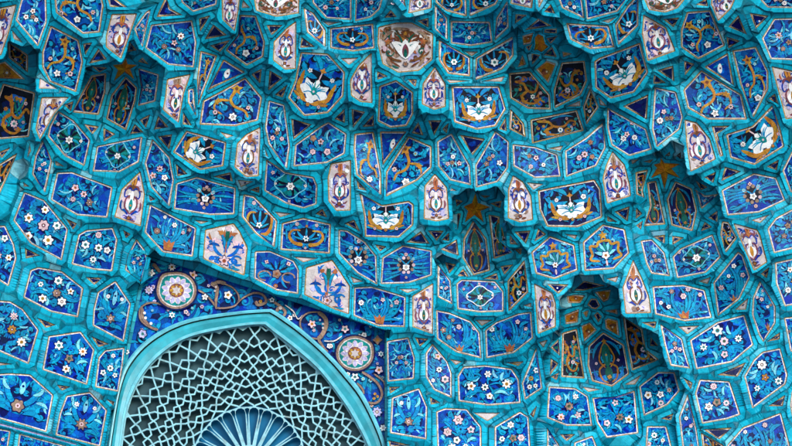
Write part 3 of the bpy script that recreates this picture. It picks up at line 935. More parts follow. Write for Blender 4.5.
NICHE = [(2, 92, 50, 80, 24), (124, 92, 44, 46, 24), (545, 92, 52, 66, 29), (668, 198, 50, 52, 24), (478, 232, 46, 62, 24), (612, 352, 72, 84, 44)]
WC = [(*centroid(d['p']), 15.0 if d['k'] == 'W' else 9) for d in PAN if d['k'] in 'WRL']
BAYS = [(487, 335, 44, 90, 26), (490, 55, 42, 70, 18), (598, 150, 46, 40, 12), (395, 150, 44, 38, 12), (718, 310, 60, 60, 20), (95, 150, 46, 60, 14), (230, 95, 34, 60, 12), (710, 90, 38, 60, 14), (310, 215, 60, 40, 10), (60, 330, 60, 60, 10), (300, 20, 50, 40, 10)]
def macro(x, y, n):
    z = base(x, y)
    for cx, cy, rx, ry, dp in BAYS: z += dp*math.exp(-((x-cx)/rx)**2*1.3-((y-cy)/ry)**2*1.3)
    for cx, cy, a in WC:
        q = ((x-cx)**2+(y-cy)**2)/1500.0
        if q < 6: z -= a*math.exp(-q)
    if n >= 0:
        cx, cy, rx, ry, dp = NICHE[n]
        q = min(1, ((x-cx)/rx)**2+((y-cy)/ry)**2)
        z += 5 + dp*(1-q)**.7
    return z
def solve3(A, b):
    m = Matrix(A); return m.inverted() @ Vector(b)
def fit(pts, f, shrink=.0):
    n = len(pts); cx, cy = centroid(pts)
    S = [[0]*3 for _ in range(3)]; B = [0]*3
    for x, y in sampled(pts, 8) + [(cx, cy)]*3:
        r = (1, (x-cx)/20, (y-cy)/20); z = f(x, y)
        for i in range(3):
            B[i] += r[i]*z
            for k in range(3): S[i][k] += r[i]*r[k]
    for i in (1, 2): S[i][i] += 1e-3
    a = solve3(S, B)
    return (a[0], a[1]/20, a[2]/20, cx, cy)
rng = random.Random(11)
GRID = {}
for i, d in enumerate(PAN):
    for q in sampled(d['p'], 2): GRID.setdefault((int(q[0]//6), int(q[1]//6)), []).append((q, i))
def gap(i, p):
    best = 6.0
    for q in sampled(p, 3):
        a, b = int(q[0]//6), int(q[1]//6)
        for x in (a-1, a, a+1):
            for y in (b-1, b, b+1):
                for r, j in GRID.get((x, y), ()):
                    if j != i: best = min(best, math.hypot(q[0]-r[0], q[1]-r[1]))
    return best
for i, d in enumerate(PAN):
    k, n = d['k'], d['n']
    d['raw'] = d['p']
    small = k in 'TCEOZH'
    if not small: d['p'] = inset(d['p'], -max(.3, min(1.6, (gap(i, d['raw'])-2.2)*.45)))
    d['p'] = rounded(d['p'], .5 if small else 1.1) if k != 'Z' else d['p']
    z0, gx, gy, cx, cy = fit(d['raw'], lambda x, y: macro(x, y, n))
    if n >= 0: b0 = fit(d['raw'], base); gx, gy = b0[1]+(gx-b0[1])*.6, b0[2]+(gy-b0[2])*.6
    z0 += DEPTH.get(k, 0)
    gy -= .12 if not small else .04          # every course tips forward over the one below
    if not small: gx += rng.uniform(-.025, .025); gy += rng.uniform(-.02, .02)
    if k == 'Z': z0 += 2
    d['z'] = (z0, gx, gy, cx, cy)
def pz(d, x, y):
    z0, gx, gy, cx, cy = d['z']; Z = FPX+z0; return Z/(1-(gx*(x-cx)+gy*(y-cy))/Z) - FPX
WALL = dict(k='wall', n=-1, p=WALLP, z=None)
def wz(x, y): return (FPX+3)/(1 + .55*(y-215)/(FPX+3)) - FPX
WALL['f'] = wz
def zf(i, x, y):
    if i == -1: return wz(x, y)
    if i == -2: return base(x, y) + 6
    return pz(PAN[i], x, y)

# ------------------------------------------------------------------ borders: triangulate what lies between the panels, crease along the middle
verts = []; owner = []; upos = []; perim = {}
edges = []
def addloop(p, own, st):
    s = sampled(p, st); b = len(verts); u = 0
    for i, q in enumerate(s):
        verts.append(Vector(q)); owner.append(own); upos.append(u)
        u += (Vector(s[(i+1) % len(s)])-Vector(q)).length
        edges.append((b+i, b+(i+1) % len(s)))
    perim[own] = u
for i, d in enumerate(PAN): addloop(d['p'], i, 2.6)
addloop(WALLP, -1, 3)
addloop([(RX0, RY0), (RX1, RY0), (RX1, RY1), (RX0, RY1)], -2, 8)
rv, re, rf, ov, oe, of_ = delaunay_2d_cdt(verts, edges, [], 0, 1e-4)
src = [o[0] if o else None for o in ov]
def mid(sa, sb):
    a, b = owner[sa], owner[sb]
    na = PAN[a]['n'] if a >= 0 else (9 if a == -1 else -1); nb = PAN[b]['n'] if b >= 0 else (9 if b == -1 else -1)
    if na == nb or a == -2 or b == -2 or (na >= 0 and nb >= 0): return (verts[sa]+verts[sb])/2
    p, q = (verts[sa], verts[sb]) if na == -1 else (verts[sb], verts[sa])
    l = max(1e-6, (q-p).length); return p.lerp(q, min(.78, max(.22, 4.3/l)))
SAM = {}
for f in rf:
    s = [src[i] for i in f]
    if any(q is None for q in s): continue
    for a_, b_ in ((0, 1), (1, 2), (2, 0)):
        i, j_ = owner[s[a_]], owner[s[b_]]
        if i != j_:
            q = mid(s[a_], s[b_])
            if i >= 0: SAM.setdefault(i, []).append((q.x, q.y, j_))
            if j_ >= 0: SAM.setdefault(j_, []).append((q.x, q.y, i))
def same(i, j_): return i >= 0 and j_ >= 0 and PAN[i]['n'] == PAN[j_]['n']
Z0 = [d['z'] for d in PAN]
STEP = 3.4
for it in range(5):                     # neighbouring facets are leaned until they meet along their folds
    NZ = []
    for i, d in enumerate(PAN):
        z0, gx, gy, cx, cy = d['z']; p0 = Z0[i]
        S = [[0]*3 for _ in range(3)]; B = [0]*3
        def acc(x, y, z, wt):
            r = (1, (x-cx)/20, (y-cy)/20)
            for a_ in range(3):
                B[a_] += wt*r[a_]*z
                for b_ in range(3): S[a_][b_] += wt*r[a_]*r[b_]
        ss = SAM.get(i, [])
        for x, y, j_ in ss:
            if same(i, j_):
                dy = PAN[j_]['z'][4]-cy; st = 0
                if d['k'] not in 'TCXEOH' and PAN[j_]['k'] not in 'TCXEOH': st = max(-1, min(1, dy/22))*STEP
                elif d['k'] not in 'TCXEOH': st = max(-1, min(1, (y-cy)/22))*STEP*.6
                else: st = max(-1, min(1, (y-PAN[j_]['z'][4])/22))*-STEP*.6
                acc(x, y, .3*pz(d, x, y)+.7*(pz(PAN[j_], x, y)-st), 1)
        lam = (.03 if d['k'] in 'TCXEO' else .22)*max(6, len(ss))/max(1, len(d['p']))
        for x, y in d['p']: acc(x, y, p0[0]+p0[1]*(x-cx)+p0[2]*(y-cy), lam)
        for a_ in (0, 1, 2): S[a_][a_] += 1e-4
        v = solve3(S, B); NZ.append((v[0], v[1]/20, v[2]/20, cx, cy))
    for d, z in zip(PAN, NZ): d['z'] = z
BORD = {}
def strip(own): return BORD.setdefault(own, MB())
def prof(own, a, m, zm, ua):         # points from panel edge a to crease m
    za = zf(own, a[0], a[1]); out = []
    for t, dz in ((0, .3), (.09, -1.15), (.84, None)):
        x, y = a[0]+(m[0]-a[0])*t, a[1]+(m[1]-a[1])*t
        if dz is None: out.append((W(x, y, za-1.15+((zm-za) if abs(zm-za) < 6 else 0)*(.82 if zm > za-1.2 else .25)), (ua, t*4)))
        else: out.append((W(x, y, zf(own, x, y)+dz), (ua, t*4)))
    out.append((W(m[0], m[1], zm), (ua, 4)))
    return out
cz = {}
def crease(i, j_, x, y):
    k = (min(i, j_), max(i, j_), round(x, 3), round(y, 3))
    if k not in cz:
        zi, zj = zf(i, x, y), zf(j_, x, y); df = abs(zi-zj)
        if same(i, j_): cz[k] = min(zi, zj) - .7 + (.16*df if df < 9 else 1.44)
        else: cz[k] = min(zi, zj) - .9
    return cz[k]
def quadstrip(own, A, B):
    mb = strip(own)
    ua, ub = A[0][1][0], B[0][1][0]; P = perim.get(own, 1)
    sh = P if ua-ub > P/2 else 0; sa = P if ub-ua > P/2 else 0
    for k in range(3):
        p = [A[k], A[k+1], B[k+1], B[k]]
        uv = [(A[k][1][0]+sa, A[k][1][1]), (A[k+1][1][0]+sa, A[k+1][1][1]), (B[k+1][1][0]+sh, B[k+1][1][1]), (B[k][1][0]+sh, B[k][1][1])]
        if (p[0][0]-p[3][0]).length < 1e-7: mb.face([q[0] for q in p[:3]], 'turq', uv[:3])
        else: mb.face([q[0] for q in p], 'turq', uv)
for f in rf:
    s = [src[i] for i in f]
    if any(q is None for q in s): continue
    o = [owner[q] for q in s]; xy = [verts[q] for q in s]
    c = (xy[0]+xy[1]+xy[2])/3
    so = set(o)
    if len(so) == 1:
        own = o[0]
        if own == -2: continue
        pol = WALLP if own == -1 else PAN[own]['p']
        if inside(pol, c.x, c.y): continue
        mb = strip(own)
        mb.face([W(q.x, q.y, zf(own, q.x, q.y)-.5) for q in xy], 'turq', [(upos[k], 2) for k in s])
        continue
    if len(so) == 2:
        lone = [i for i in range(3) if o.count(o[i]) == 1][0]
        i0, i1, i2 = lone, (lone+1) % 3, (lone+2) % 3
        A, B = o[i0], o[i1]
        m1 = mid(s[i0], s[i1]); m2 = mid(s[i0], s[i2])
        z1, z2 = crease(A, B, m1.x, m1.y), crease(A, B, m2.x, m2.y)
        quadstrip(B, prof(B, xy[i1], m1, z1, upos[s[i1]]), prof(B, xy[i2], m2, z2, upos[s[i2]]))
        quadstrip(A, prof(A, xy[i0], m1, z1, upos[s[i0]]), prof(A, xy[i0], m2, z2, upos[s[i0]]))
        continue
    ms = {}
    for a_ in range(3):
        b_ = (a_+1) % 3; m = mid(s[a_], s[b_]); ms[(a_, b_)] = ms[(b_, a_)] = (m, crease(o[a_], o[b_], m.x, m.y))
    zc = sum(z for m, z in ms.values())/6; c = sum((q[0] for q in ms.values()), Vector((0, 0)))/6
    for a_ in range(3):
        b_, c_ = (a_+1) % 3, (a_+2) % 3
        A1 = prof(o[a_], xy[a_], ms[(a_, b_)][0], ms[(a_, b_)][1], upos[s[a_]]); A2 = prof(o[a_], xy[a_], ms[(a_, c_)][0], ms[(a_, c_)][1], upos[s[a_]])
        quadstrip(o[a_], A1, A2)
        strip(o[a_]).face([A1[3][0], (W(c.x, c.y, zc)), A2[3][0]], 'turq', [A1[3][1], (upos[s[a_]], 4), A2[3][1]])

# ------------------------------------------------------------------ things
vault = empty('muqarnas_vault', W(396, 223, 0)); tag(vault, 'turquoise and cobalt tiled muqarnas vault of faceted panels overhanging the arched window', 'vault')
NL = ['half hidden niche at the left edge, black and gold panels under an ochre hood',
      'small shaded niche with a golden star, between cream pointed panels at upper left',
      'deep shaded niche with an ochre star hood and black gold-scrolled panels, near the top edge',
      'niche with a golden star above two dark panels, near the right edge',
      'narrow niche with a golden star over one green leaf panel, vault centre',
      'largest and darkest niche with ochre tiles and stag-brown scrolls, at lower right']
NL[5] = 'largest and darkest niche, many small ochre tiles over a green leaf panel, lower right'
NT = []
for n, (cx, cy, rx, ry, dp) in enumerate(NICHE):
    e = empty('hooded_niche', W(cx, cy, macro(cx, cy, n))); tag(e, NL[n], 'niche', 'hooded niches of the muqarnas'); NT.append(e)

rng = random.Random(3)
for i, d in enumerate(PAN):
    k, n = d['k'], d['n']
    fld, (gw, lw), name, lab = KIND[k]
    mb = MB(); P = d['p']; cx, cy = d['z'][3:]
    def V(q, dz=0): return W(q[0], q[1], pz(d, q[0], q[1])+dz)
    so = (rng.uniform(0, 900), rng.uniform(0, 900))
    def UV(q): return (q[0]+so[0], q[1]+so[1])
    r0 = P; n_ = len(P)
    for wd, mt in ((gw, 'goldline'), (lw, 'cream' if k == 'C' else 'line')):
        if wd <= 0: continue
        r1 = inset(r0, wd)
        for q in range(n_):
            a, b = r0[q], r0[(q+1) % n_]; c_, d_ = r1[(q+1) % n_], r1[q]
            mb.face([V(a), V(b), V(c_), V(d_)][::-1], mt, [UV(a), UV(b), UV(c_), UV(d_)][::-1])
        r0 = r1
    if k == 'Z':                                  # a faceted star, raised in the middle
        ctr = (cx, cy)
        for q in range(n_):
            a, b = P[q], P[(q+1) % n_]
            mb.face([V(b, 1), V(a, 1), V(ctr, -4)], 'amber' if q % 2 else 'honey', [UV(b), UV(a), UV(ctr)])
    else:
        mb.face([V(q) for q in r0][::-1], fld, [UV(q) for q in r0][::-1])
    # ornament
    rot = math.radians(17)*(1-min(max(cx, -60), 850)/396.0) if k not in 'T' else 0
    if k in 'W' : rot *= .8
    for tx, ty, ta in ((316, 85, -22), (612, 74, 24), (192, 152, -62), (752, 142, 42), (240, 35, 20), (395, 105, 0), (705, 35, 30)):
        if k in ('L', 'A') and math.hypot(cx-tx, cy-ty) < 14: rot += math.radians(-ta)
    ca, sa = math.cos(rot), math.sin(rot)
    lim = inset(P, gw+lw+.35)
    loc = [((x-cx)*ca+(y-cy)*sa, (x-cx)*sa-(y-cy)*ca) for x, y in lim]
    a = (max(q[0] for q in loc)-min(q[0] for q in loc))/2; b = (max(q[1] for q in loc)-min(q[1] for q in loc))/2
    mx, my = (max(q[0] for q in loc)+min(q[0] for q in loc))/2, (max(q[1] for q in loc)+min(q[1] for q in loc))/2
    if a > 1 and b > 1 and area(lim) > 4:
        o = Orn(a, b, random.Random(i*7+1))
        o.rotx = 1 if k == 'M' and 280 < cx < 300 else 0
        globals()['k_'+k](o)
        for t, (pts, mt) in enumerate(o.P):
            w = []
            for x, y in pts:
                x += mx*.8; y += my*.8
                q = (cx+x*ca+y*sa, cy+x*sa-y*ca)
                w.append(ray_clip(lim, (cx, cy), q))
            if area(w) < 0: w.reverse()
            A = abs(area(w))
            if A < .15: continue
            dz = -.04-.0018*t
            mb.face([V(q, dz) for q in w][::-1], mt, [UV(q) for q in w][::-1])
    par = NT[n] if n >= 0 else vault
    o = mb.build(name, par, W(cx, cy, pz(d, cx, cy)))
    if lab: o['label'] = lab
    if i in BORD:
        BORD[i].build('border', o, merge=1e-5)
BORD[-1].build('lower_ledge', vault, merge=1e-5)
BORD[-2].build('outer_edge', vault, merge=1e-5)

# ------------------------------------------------------------------ the wall with the arched window
def plain(name, rgb, rough=.45, var=.35, scale=30, stain=None, spec=.5):
    m, nt, N, L, P = new_mat(name)
    tc = N.new('ShaderNodeTexCoord'); n1 = N.new('ShaderNodeTexNoise'); n1.inputs['Scale'].default_value = scale; n1.inputs['Detail'].default_value = 6
    L.new(tc.outputs['Object'], n1.inputs['Vector'])
    rp = N.new('ShaderNodeValToRGB'); e = rp.color_ramp.elements
    e[0].position = .3; e[0].color = (*[c*(1-var) for c in rgb], 1); e[1].position = .72; e[1].color = (*[min(1, c*(1+var*.6)) for c in rgb], 1)
    L.new(n1.outputs['Fac'], rp.inputs[0]); out = rp.outputs[0]
    if stain:
        n2 = N.new('ShaderNodeTexNoise'); n2.inputs['Scale'].default_value = scale*.35; n2.inputs['Detail'].default_value = 7; n2.inputs['Roughness'].default_value = .75
        L.new(tc.outputs['Object'], n2.inputs['Vector'])
        mr = N.new('ShaderNodeMapRange'); mr.inputs['From Min'].default_value = .56; mr.inputs['From Max'].default_value = .7; mr.inputs['To Max'].default_value = .8
        L.new(n2.outputs['Fac'], mr.inputs['Value'])
        mx = N.new('ShaderNodeMix'); mx.data_type = 'RGBA'; L.new(mr.outputs[0], mx.inputs[0]); L.new(out, mx.inputs[6]); mx.inputs[7].default_value = (*stain, 1); out = mx.outputs[2]
    L.new(out, P.inputs['Base Color']); P.inputs['Roughness'].default_value = rough; P.inputs['Specular IOR Level'].default_value = spec
    bp = N.new('ShaderNodeBump'); bp.inputs['Strength'].default_value = .3; bp.inputs['Distance'].default_value = .004; L.new(n1.outputs['Fac'], bp.inputs['Height']); L.new(bp.outputs[0], P.inputs['Normal'])
    return m
MAT['band'] = plain('glazed_arch_band', (.015, .37, .46), .35, .3, 14)
MAT['rim'] = plain('pale_arch_rim', (.12, .52, .62), .3, .3, 20)
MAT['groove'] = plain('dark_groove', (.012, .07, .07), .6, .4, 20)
MAT['lattice'] = plain('pale_lattice_plaster', (.26, .56, .63), .5, .28, 26, stain=(.16, .13, .08))
MAT['glass'] = plain('sky_tinted_window_glass', (.012, .17, .36), .3, .35, 2.2, spec=.1)  # sky mirrored in the petal openings is put into this blue
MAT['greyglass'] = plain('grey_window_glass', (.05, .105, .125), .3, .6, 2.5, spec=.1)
MAT['strip'] = rib_mat('pale_edge_strip', (.03, .36, .45), 11)

def smoothline(pts, k=6):
    C = []; pts = [Vector(p) for p in pts]
    for i in range(len(pts)-1):
        p0, p1, p2, p3 = pts[max(0, i-1)], pts[i], pts[i+1], pts[min(len(pts)-1, i+2)]
        if (p2-p1).length < 12: p0 = p1*2-p2; p3 = p2*2-p1
        for j in range(k):
            t = j/k; C.append(.5*(2*p1+(p2-p0)*t+(2*p0-5*p1+4*p2-p3)*t*t+(3*p1-p0-3*p2+p3)*t**3))
    C.append(pts[-1]); return C
OUT_L = [(97, 533), (108, 446), (120, 379), (135, 351), (160, 331), (193, 318), (241, 311), (271, 309)]
OUT_R = [(271, 309), (277, 312), (300, 328), (325, 350), (345, 371), (365, 397), (384, 440), (386, 470), (386, 533)]
IN_L = [(112, 533), (121, 446), (128, 405), (143, 374), (165, 351), (193, 336), (242, 326), (265, 324.5)]
IN_R = [(265, 324.5), (272, 330.5), (297, 350), (320, 371), (340, 397), (353, 417), (368, 446), (374, 470), (376, 533)]
OUT = smoothline(OUT_L) + smoothline(OUT_R)[1:]
INN = smoothline(IN_L) + smoothline(IN_R)[1:]
wall = empty('spandrel_wall', W(250, 320, wz(250, 320))); tag(wall, 'flat mosaic wall around the pointed arch, cobalt with two white daisy medallions and brown scrolls', 'wall')
SP = [(148, 256), (386, 331), (386.5, 533), (386.2, 470), (384.6, 440)] + [tuple(p) for p in OUT[::-1] if 374.5 < p.y < 436 or p.y < 400] + [(122, 374), (146, 256)]
SP = [(148, 256), (386, 331), (386.5, 445)] + [tuple(p) for p in OUT[::-1] if p.y < 440 and not (p.x < 200 and p.y > 373)] + [(122, 374), (146, 256)]
if area(SP) < 0: SP.reverse()
mb = MB()
def V(q, dz=0): return W(q[0], q[1], wz(q[0], q[1])+dz)
mb.face([V(q) for q in SP], 'cobalt', SP)
def put(mb, o, poly, z0=-.05, dzk=.0015):
    for t, (pts, mt) in enumerate(o.P):
        c = (sum(q[0] for q in pts)/len(pts), sum(q[1] for q in pts)/len(pts))
        if not inside(poly, *c): continue
        w = [ray_clip(poly, c, q) for q in pts]
        if abs(area(w)) < .12: continue
        mb.face([V(q, z0-dzk*t) for q in w], mt, w)
g = random.Random(21)
o = Orn(1, 1, g)
def rnd():
    while True:
        x, y = g.uniform(122, 386), g.uniform(256, 446)
        if inside(SP, x, y): return x, y
for _ in range(70): x, y = rnd(); o.blob(x, y, g.uniform(3, 7), g.uniform(3, 6), g.choice(('navy', 'navy', 'blue', 'blue')))
for _ in range(130):
    x, y = rnd(); a = g.uniform(0, 6.28); l = g.uniform(9, 17); o.leaf(x, y, x+l*math.cos(a), y+l*math.sin(a), g.uniform(2.2, 4), g.uniform(-.5, .5), g.choice(('leaf', 'leaf', 'leaf', 'blue')))
for _ in range(34): x, y = rnd(); o.spiral(x, y, g.uniform(4, 7), g.uniform(0, 6), 1.0, 2.2, 'leaf', g.choice((-1, 1)))
def st(pts, w0, w1, m):
    o.stroke(pts, w0*.72+.7, w1*.72+.7, 'navy'); o.stroke(pts, w0*.72, w1*.72, m)
for _ in range(34): x, y = rnd(); o.flower(x, y, g.uniform(1.5, 2.4), g.choice(('white', 'pink', 'lilac', 'pale')), g.choice(('gold', 'rust', 'wine')))
# brown and grey scroll bands
st([(170, 308), (156, 303), (146, 304), (140, 310), (141, 320), (150, 327), (158, 330)], 1.6, 3.4, 'taupe')
st([(142, 308), (143, 318), (150, 326)], 5, 3, 'taupe')
st([(160, 272), (156, 267), (153, 264)], 3.5, 5.5, 'taupe')
st([(193, 288), (205, 294), (214, 304), (217, 309)], 2, 3, 'taupe'); st([(211, 283), (217, 288), (216, 300), (216, 309)], 6.5, 2.2, 'taupe'); st([(211, 285), (219, 282), (226, 284)], 4, 5, 'taupe')
st([(222, 283), (233, 288), (239, 297), (236, 305), (226, 308), (216, 308)], 1.8, 2.4, 'taupe')
st([(236, 305), (243, 298), (254, 293), (263, 295), (266, 302), (258, 305), (256, 301)], 1.6, 4.5, 'taupe'); o.dot(260.5, 301.5, 1.8, 'gold')
st([(268, 299), (277, 304), (285, 311), (283, 316), (277, 312), (279, 307)], 3, 4.5, 'taupe'); o.dot(280.5, 308, 1.8, 'cream')
st([(285, 305), (293, 311), (298, 319), (303, 315)], 1.5, 1.6, 'line')
st([(318, 312), (325, 318), (326, 326), (322, 335), (318, 339)], 5.5, 6, 'taupe'); st([(318, 312), (308, 313), (301, 319), (301, 328), (309, 337), (318, 339)], 2, 2.4, 'taupe')
for x, y in ((320, 320), (323, 324), (323, 328)): o.dot(x, y, 1.1, 'cream')
st([(318, 339), (324, 348), (328, 352)], 4, 2, 'taupe'); st([(324, 341), (334, 341), (342, 336)], 1.6, 1.6, 'line')
st([(374, 374), (384, 382), (385.0, 392)], 2.4, 2.2, 'taupe'); st([(357, 383), (363, 390), (364, 398), (370, 403), (378, 402), (382, 394), (378, 384), (370, 377), (362, 372)], 2.6, 3.4, 'taupe')
for x, y in ((375, 394), (377.5, 396.5), (374, 398.5)): o.dot(x, y, 1.5, 'gold')
for x, y in ((144.5, 313), (145.5, 318), (151, 323.5)): o.dot(x, y, 1.5, 'white')
for x, y in ((216, 287), (215, 291)): o.dot(x, y, 1.1, 'cream')
# medallions
def medallion(cx, cy, rx, ry, tip, n=12):
    P = [(cx+rx*math.cos(t)*(1+.0), cy+ry*math.sin(t)) for t in [2*PI*k/28 for k in range(28)]]
    P = [((x+(tip[0]-x)*max(0, 1-math.hypot(x-tip[0], y-tip[1])/(rx*.8))**1.0*.6), (y+(tip[1]-y)*max(0, 1-math.hypot(x-tip[0], y-tip[1])/(rx*.8))*.6)) for x, y in P]
    o.add([(cx+(x-cx)*1.09, cy+(y-cy)*1.09) for x, y in P], 'navy')
    o.add(P, 'taupe'); o.add([(cx+(x-cx)*.89, cy+(y-cy)*.89) for x, y in P], 'line'); o.add([(cx+(x-cx)*.83, cy+(y-cy)*.83) for x, y in P], 'teal')
    for k in range(n):
        a = 2*PI*k/n; o.leaf(cx+rx*.28*math.cos(a), cy+ry*.28*math.sin(a), cx+rx*.76*math.cos(a), cy+ry*.76*math.sin(a), rx*.30, 0, 'line'); o.leaf(cx+rx*.4*math.cos(a), cy+ry*.4*math.sin(a), cx+rx*.74*math.cos(a), cy+ry*.74*math.sin(a), rx*.19, 0, 'lilac')
    o.dot(cx, cy, rx*.38, 'wine', 16, ry*.38)
    for k in range(8): a = 2*PI*k/8; o.dot(cx+rx*.25*math.cos(a), cy+ry*.25*math.sin(a), rx*.09, 'gold', 6)
    o.star(cx, cy, rx*.24, 'cream', 6, .6)
field = o; MED = []
for a_ in ((176.5, 290.5, 20, 18.5, (158, 269), 13), (355, 353.5, 19, 17.5, (373, 343), 12)):
    o = Orn(1, 1, g); medallion(*a_); MED.append(o)
o = field
o.star(377.5, 340, 5, 'taupe', 4, .6); o.dot(377.5, 340, 1.8, 'gold')
for x, y, r, m in ((172, 267, 4.2, 'white'), (151, 273, 4.2, 'white'), (205, 297, 3.8, 'white'), (172, 315, 4.4, 'white'), (228, 295, 5, 'white'), (193, 275, 5, 'pink'), (149, 290, 5.5, 'lilac'), (142.5, 334, 5.5, 'lilac'),
                   (272, 300, 3, 'white'), (312, 324, 4.8, 'pink'), (345, 329, 5.5, 'pink'), (364, 335, 3.8, 'white'), (329.5, 346, 3.8, 'white'), (381, 354, 4, 'white'), (379, 370, 5, 'pink'), (355, 377, 4.2, 'white'),
                   (377, 412, 5.5, 'lilac'), (331, 346, 3, 'white'), (127, 352, 3.4, 'white'), (186, 312, 3.4, 'pink'), (192, 268, 3.5, 'rust'), (383, 428, 3.4, 'white'), (290, 318, 3, 'white')):
    o.flower(x, y, r*.86, m, g.choice(('gold', 'taupe', 'teal')), 5)
put(mb, o, SP)
sp = mb.build('mosaic_field', wall)
for o, lb in zip(MED, ('pale daisy medallion at the upper left of the arch', 'pale daisy medallion at the right shoulder of the arch')):
    mb = MB(); put(mb, o, SP, -2.6); mb.build('daisy_medallion', wall)['label'] = lb
# narrow pale strips that close the wall off against the vault
def ribbon(a, b, w, name, z0, z1):
    m = MB(); a, b = Vector(a), Vector(b); d = (b-a); L = d.length; n = Vector((-d.y, d.x))/L*w/2; K = max(2, int(L/6))
    for k in range(K):
        p, q = a+d*k/K, a+d*(k+1)/K; u0, u1 = L*k/K, L*(k+1)/K
        m.face([V(p-n, z0), V(q-n, z0), V(q+n, z0), V(p+n, z0)], 'strip', [(u0, 0), (u1, 0), (u1, 4), (u0, 4)])
        m.face([V(p-n, z0), V(q-n, z0), V(q-n, z1), V(p-n, z1)], 'strip', [(u0, 0), (u1, 0), (u1, 1), (u0, 1)])
        m.face([V(p+n, z0), V(q+n, z0), V(q+n, z1), V(p+n, z1)], 'strip', [(u0, 0), (u1, 0), (u1, 1), (u0, 1)])
    return m.build(name, wall)
ribbon((146.6, 257), (122.8, 375), 3.6, 'edge_strip', -2.2, 1)
ribbon((386.2, 332), (386.3, 446), 3.4, 'edge_strip', -2.2, 1)

win = empty('arched_window', W(250, 400, wz(250, 400))); tag(win, 'pointed arched window with a thick turquoise frame and a pale star-and-petal lattice', 'window')
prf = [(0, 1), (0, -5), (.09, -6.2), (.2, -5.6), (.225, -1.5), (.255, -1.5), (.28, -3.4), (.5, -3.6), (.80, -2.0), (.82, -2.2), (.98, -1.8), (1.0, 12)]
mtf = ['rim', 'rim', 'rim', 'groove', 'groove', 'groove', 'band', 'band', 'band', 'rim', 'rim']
mb = MB()
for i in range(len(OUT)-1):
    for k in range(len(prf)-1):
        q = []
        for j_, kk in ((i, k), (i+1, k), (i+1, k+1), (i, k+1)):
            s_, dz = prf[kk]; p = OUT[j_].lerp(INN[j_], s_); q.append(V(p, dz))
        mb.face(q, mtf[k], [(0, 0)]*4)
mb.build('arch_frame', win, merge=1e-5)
# lattice plate: the arch outline with every opening cut through it
ARCH = [tuple(p) for p in INN]
if area(ARCH) < 0: ARCH.reverse()
AIN = inset(ARCH, 1.6)
CX, CY = 250, 465
def pol(r, a): return (CX+r*math.cos(a)*(1.0 if math.cos(a) < 0 else .97), CY-r*math.sin(a))
holes = []
D = math.radians
def poly(pts, lim=None):
    if area(pts) < 0: pts = pts[::-1]
    out = pts                                     # clip against the (convex) arch
    for i in range(len(AIN)):
        a, b = AIN[i], AIN[(i+1) % len(AIN)]
        ex, ey = b[0]-a[0], b[1]-a[1]
        if ex*ex+ey*ey < 1e-6: continue
        nw = []
        for k in range(len(out)):
            p, q = out[k-1], out[k]
            dp = ex*(p[1]-a[1])-ey*(p[0]-a[0]); dq = ex*(q[1]-a[1])-ey*(q[0]-a[0])
            if (dp >= 0) != (dq >= 0): t = dp/(dp-dq); nw.append((p[0]+(q[0]-p[0])*t, p[1]+(q[1]-p[1])*t))
            if dq >= 0: nw.append(q)
        out = nw
        if len(out) < 3: return
    if area(out) > 5: holes.append(out)
def pent(r, a, s, n=5, rot=0, k=1):
    c = pol(r, a); poly([(c[0]+s*k*math.cos(a+rot+2*PI*j/n), c[1]-s*math.sin(a+rot+2*PI*j/n)) for j in range(n)])
def starh(r, a, s):
    c = pol(r, a); poly([(c[0]+(s if j % 2 == 0 else s*.42)*math.cos(a+PI*j/4), c[1]-(s if j % 2 == 0 else s*.42)*math.sin(a+PI*j/4)) for j in range(8)])
RAD = [58.5, 69, 80.5, 92.5, 106, 121.5, 139, 160]
CNT = [24, 24, 36, 36, 36, 36, 36]
OFF = [0, .5, 0, .5, 0, .5, 0]
A0 = 3.0
for k in range(-2, 27):
    a = D(15*k+A0+7.5); h = D(7.5)
    def w(r, g_=1.8): return max(.2/r, h-g_/r)
    poly([pol(20, a-w(20)), pol(30, a-w(30)), pol(52, a-w(52)), pol(55.5, a-w(55)*.8), pol(57.4, a-w(57)*.3), pol(57.4, a+w(57)*.3), pol(55.5, a+w(55)*.8), pol(52, a+w(52)), pol(30, a+w(30)), pol(20, a+w(20))])
for k in range(-2, 27):
    b = D(15*k+A0)
    poly([pol(34, b-.0022), pol(50, b-.85/50), pol(53.5, b-1.9/53.5), pol(56.2, b-2.4/56), pol(57.2, b), pol(56.2, b+2.4/56), pol(53.5, b+1.9/53.5), pol(50, b+.85/50), pol(34, b+.0022)])
def bounds(i): return [(k+OFF[i])*360/CNT[i] for k in range(-CNT[i], 2*CNT[i])] if 0 <= i < len(CNT) else []
VP = {}; SW = .78
key = lambda q: (round(q[0], 2), round(q[1], 2))
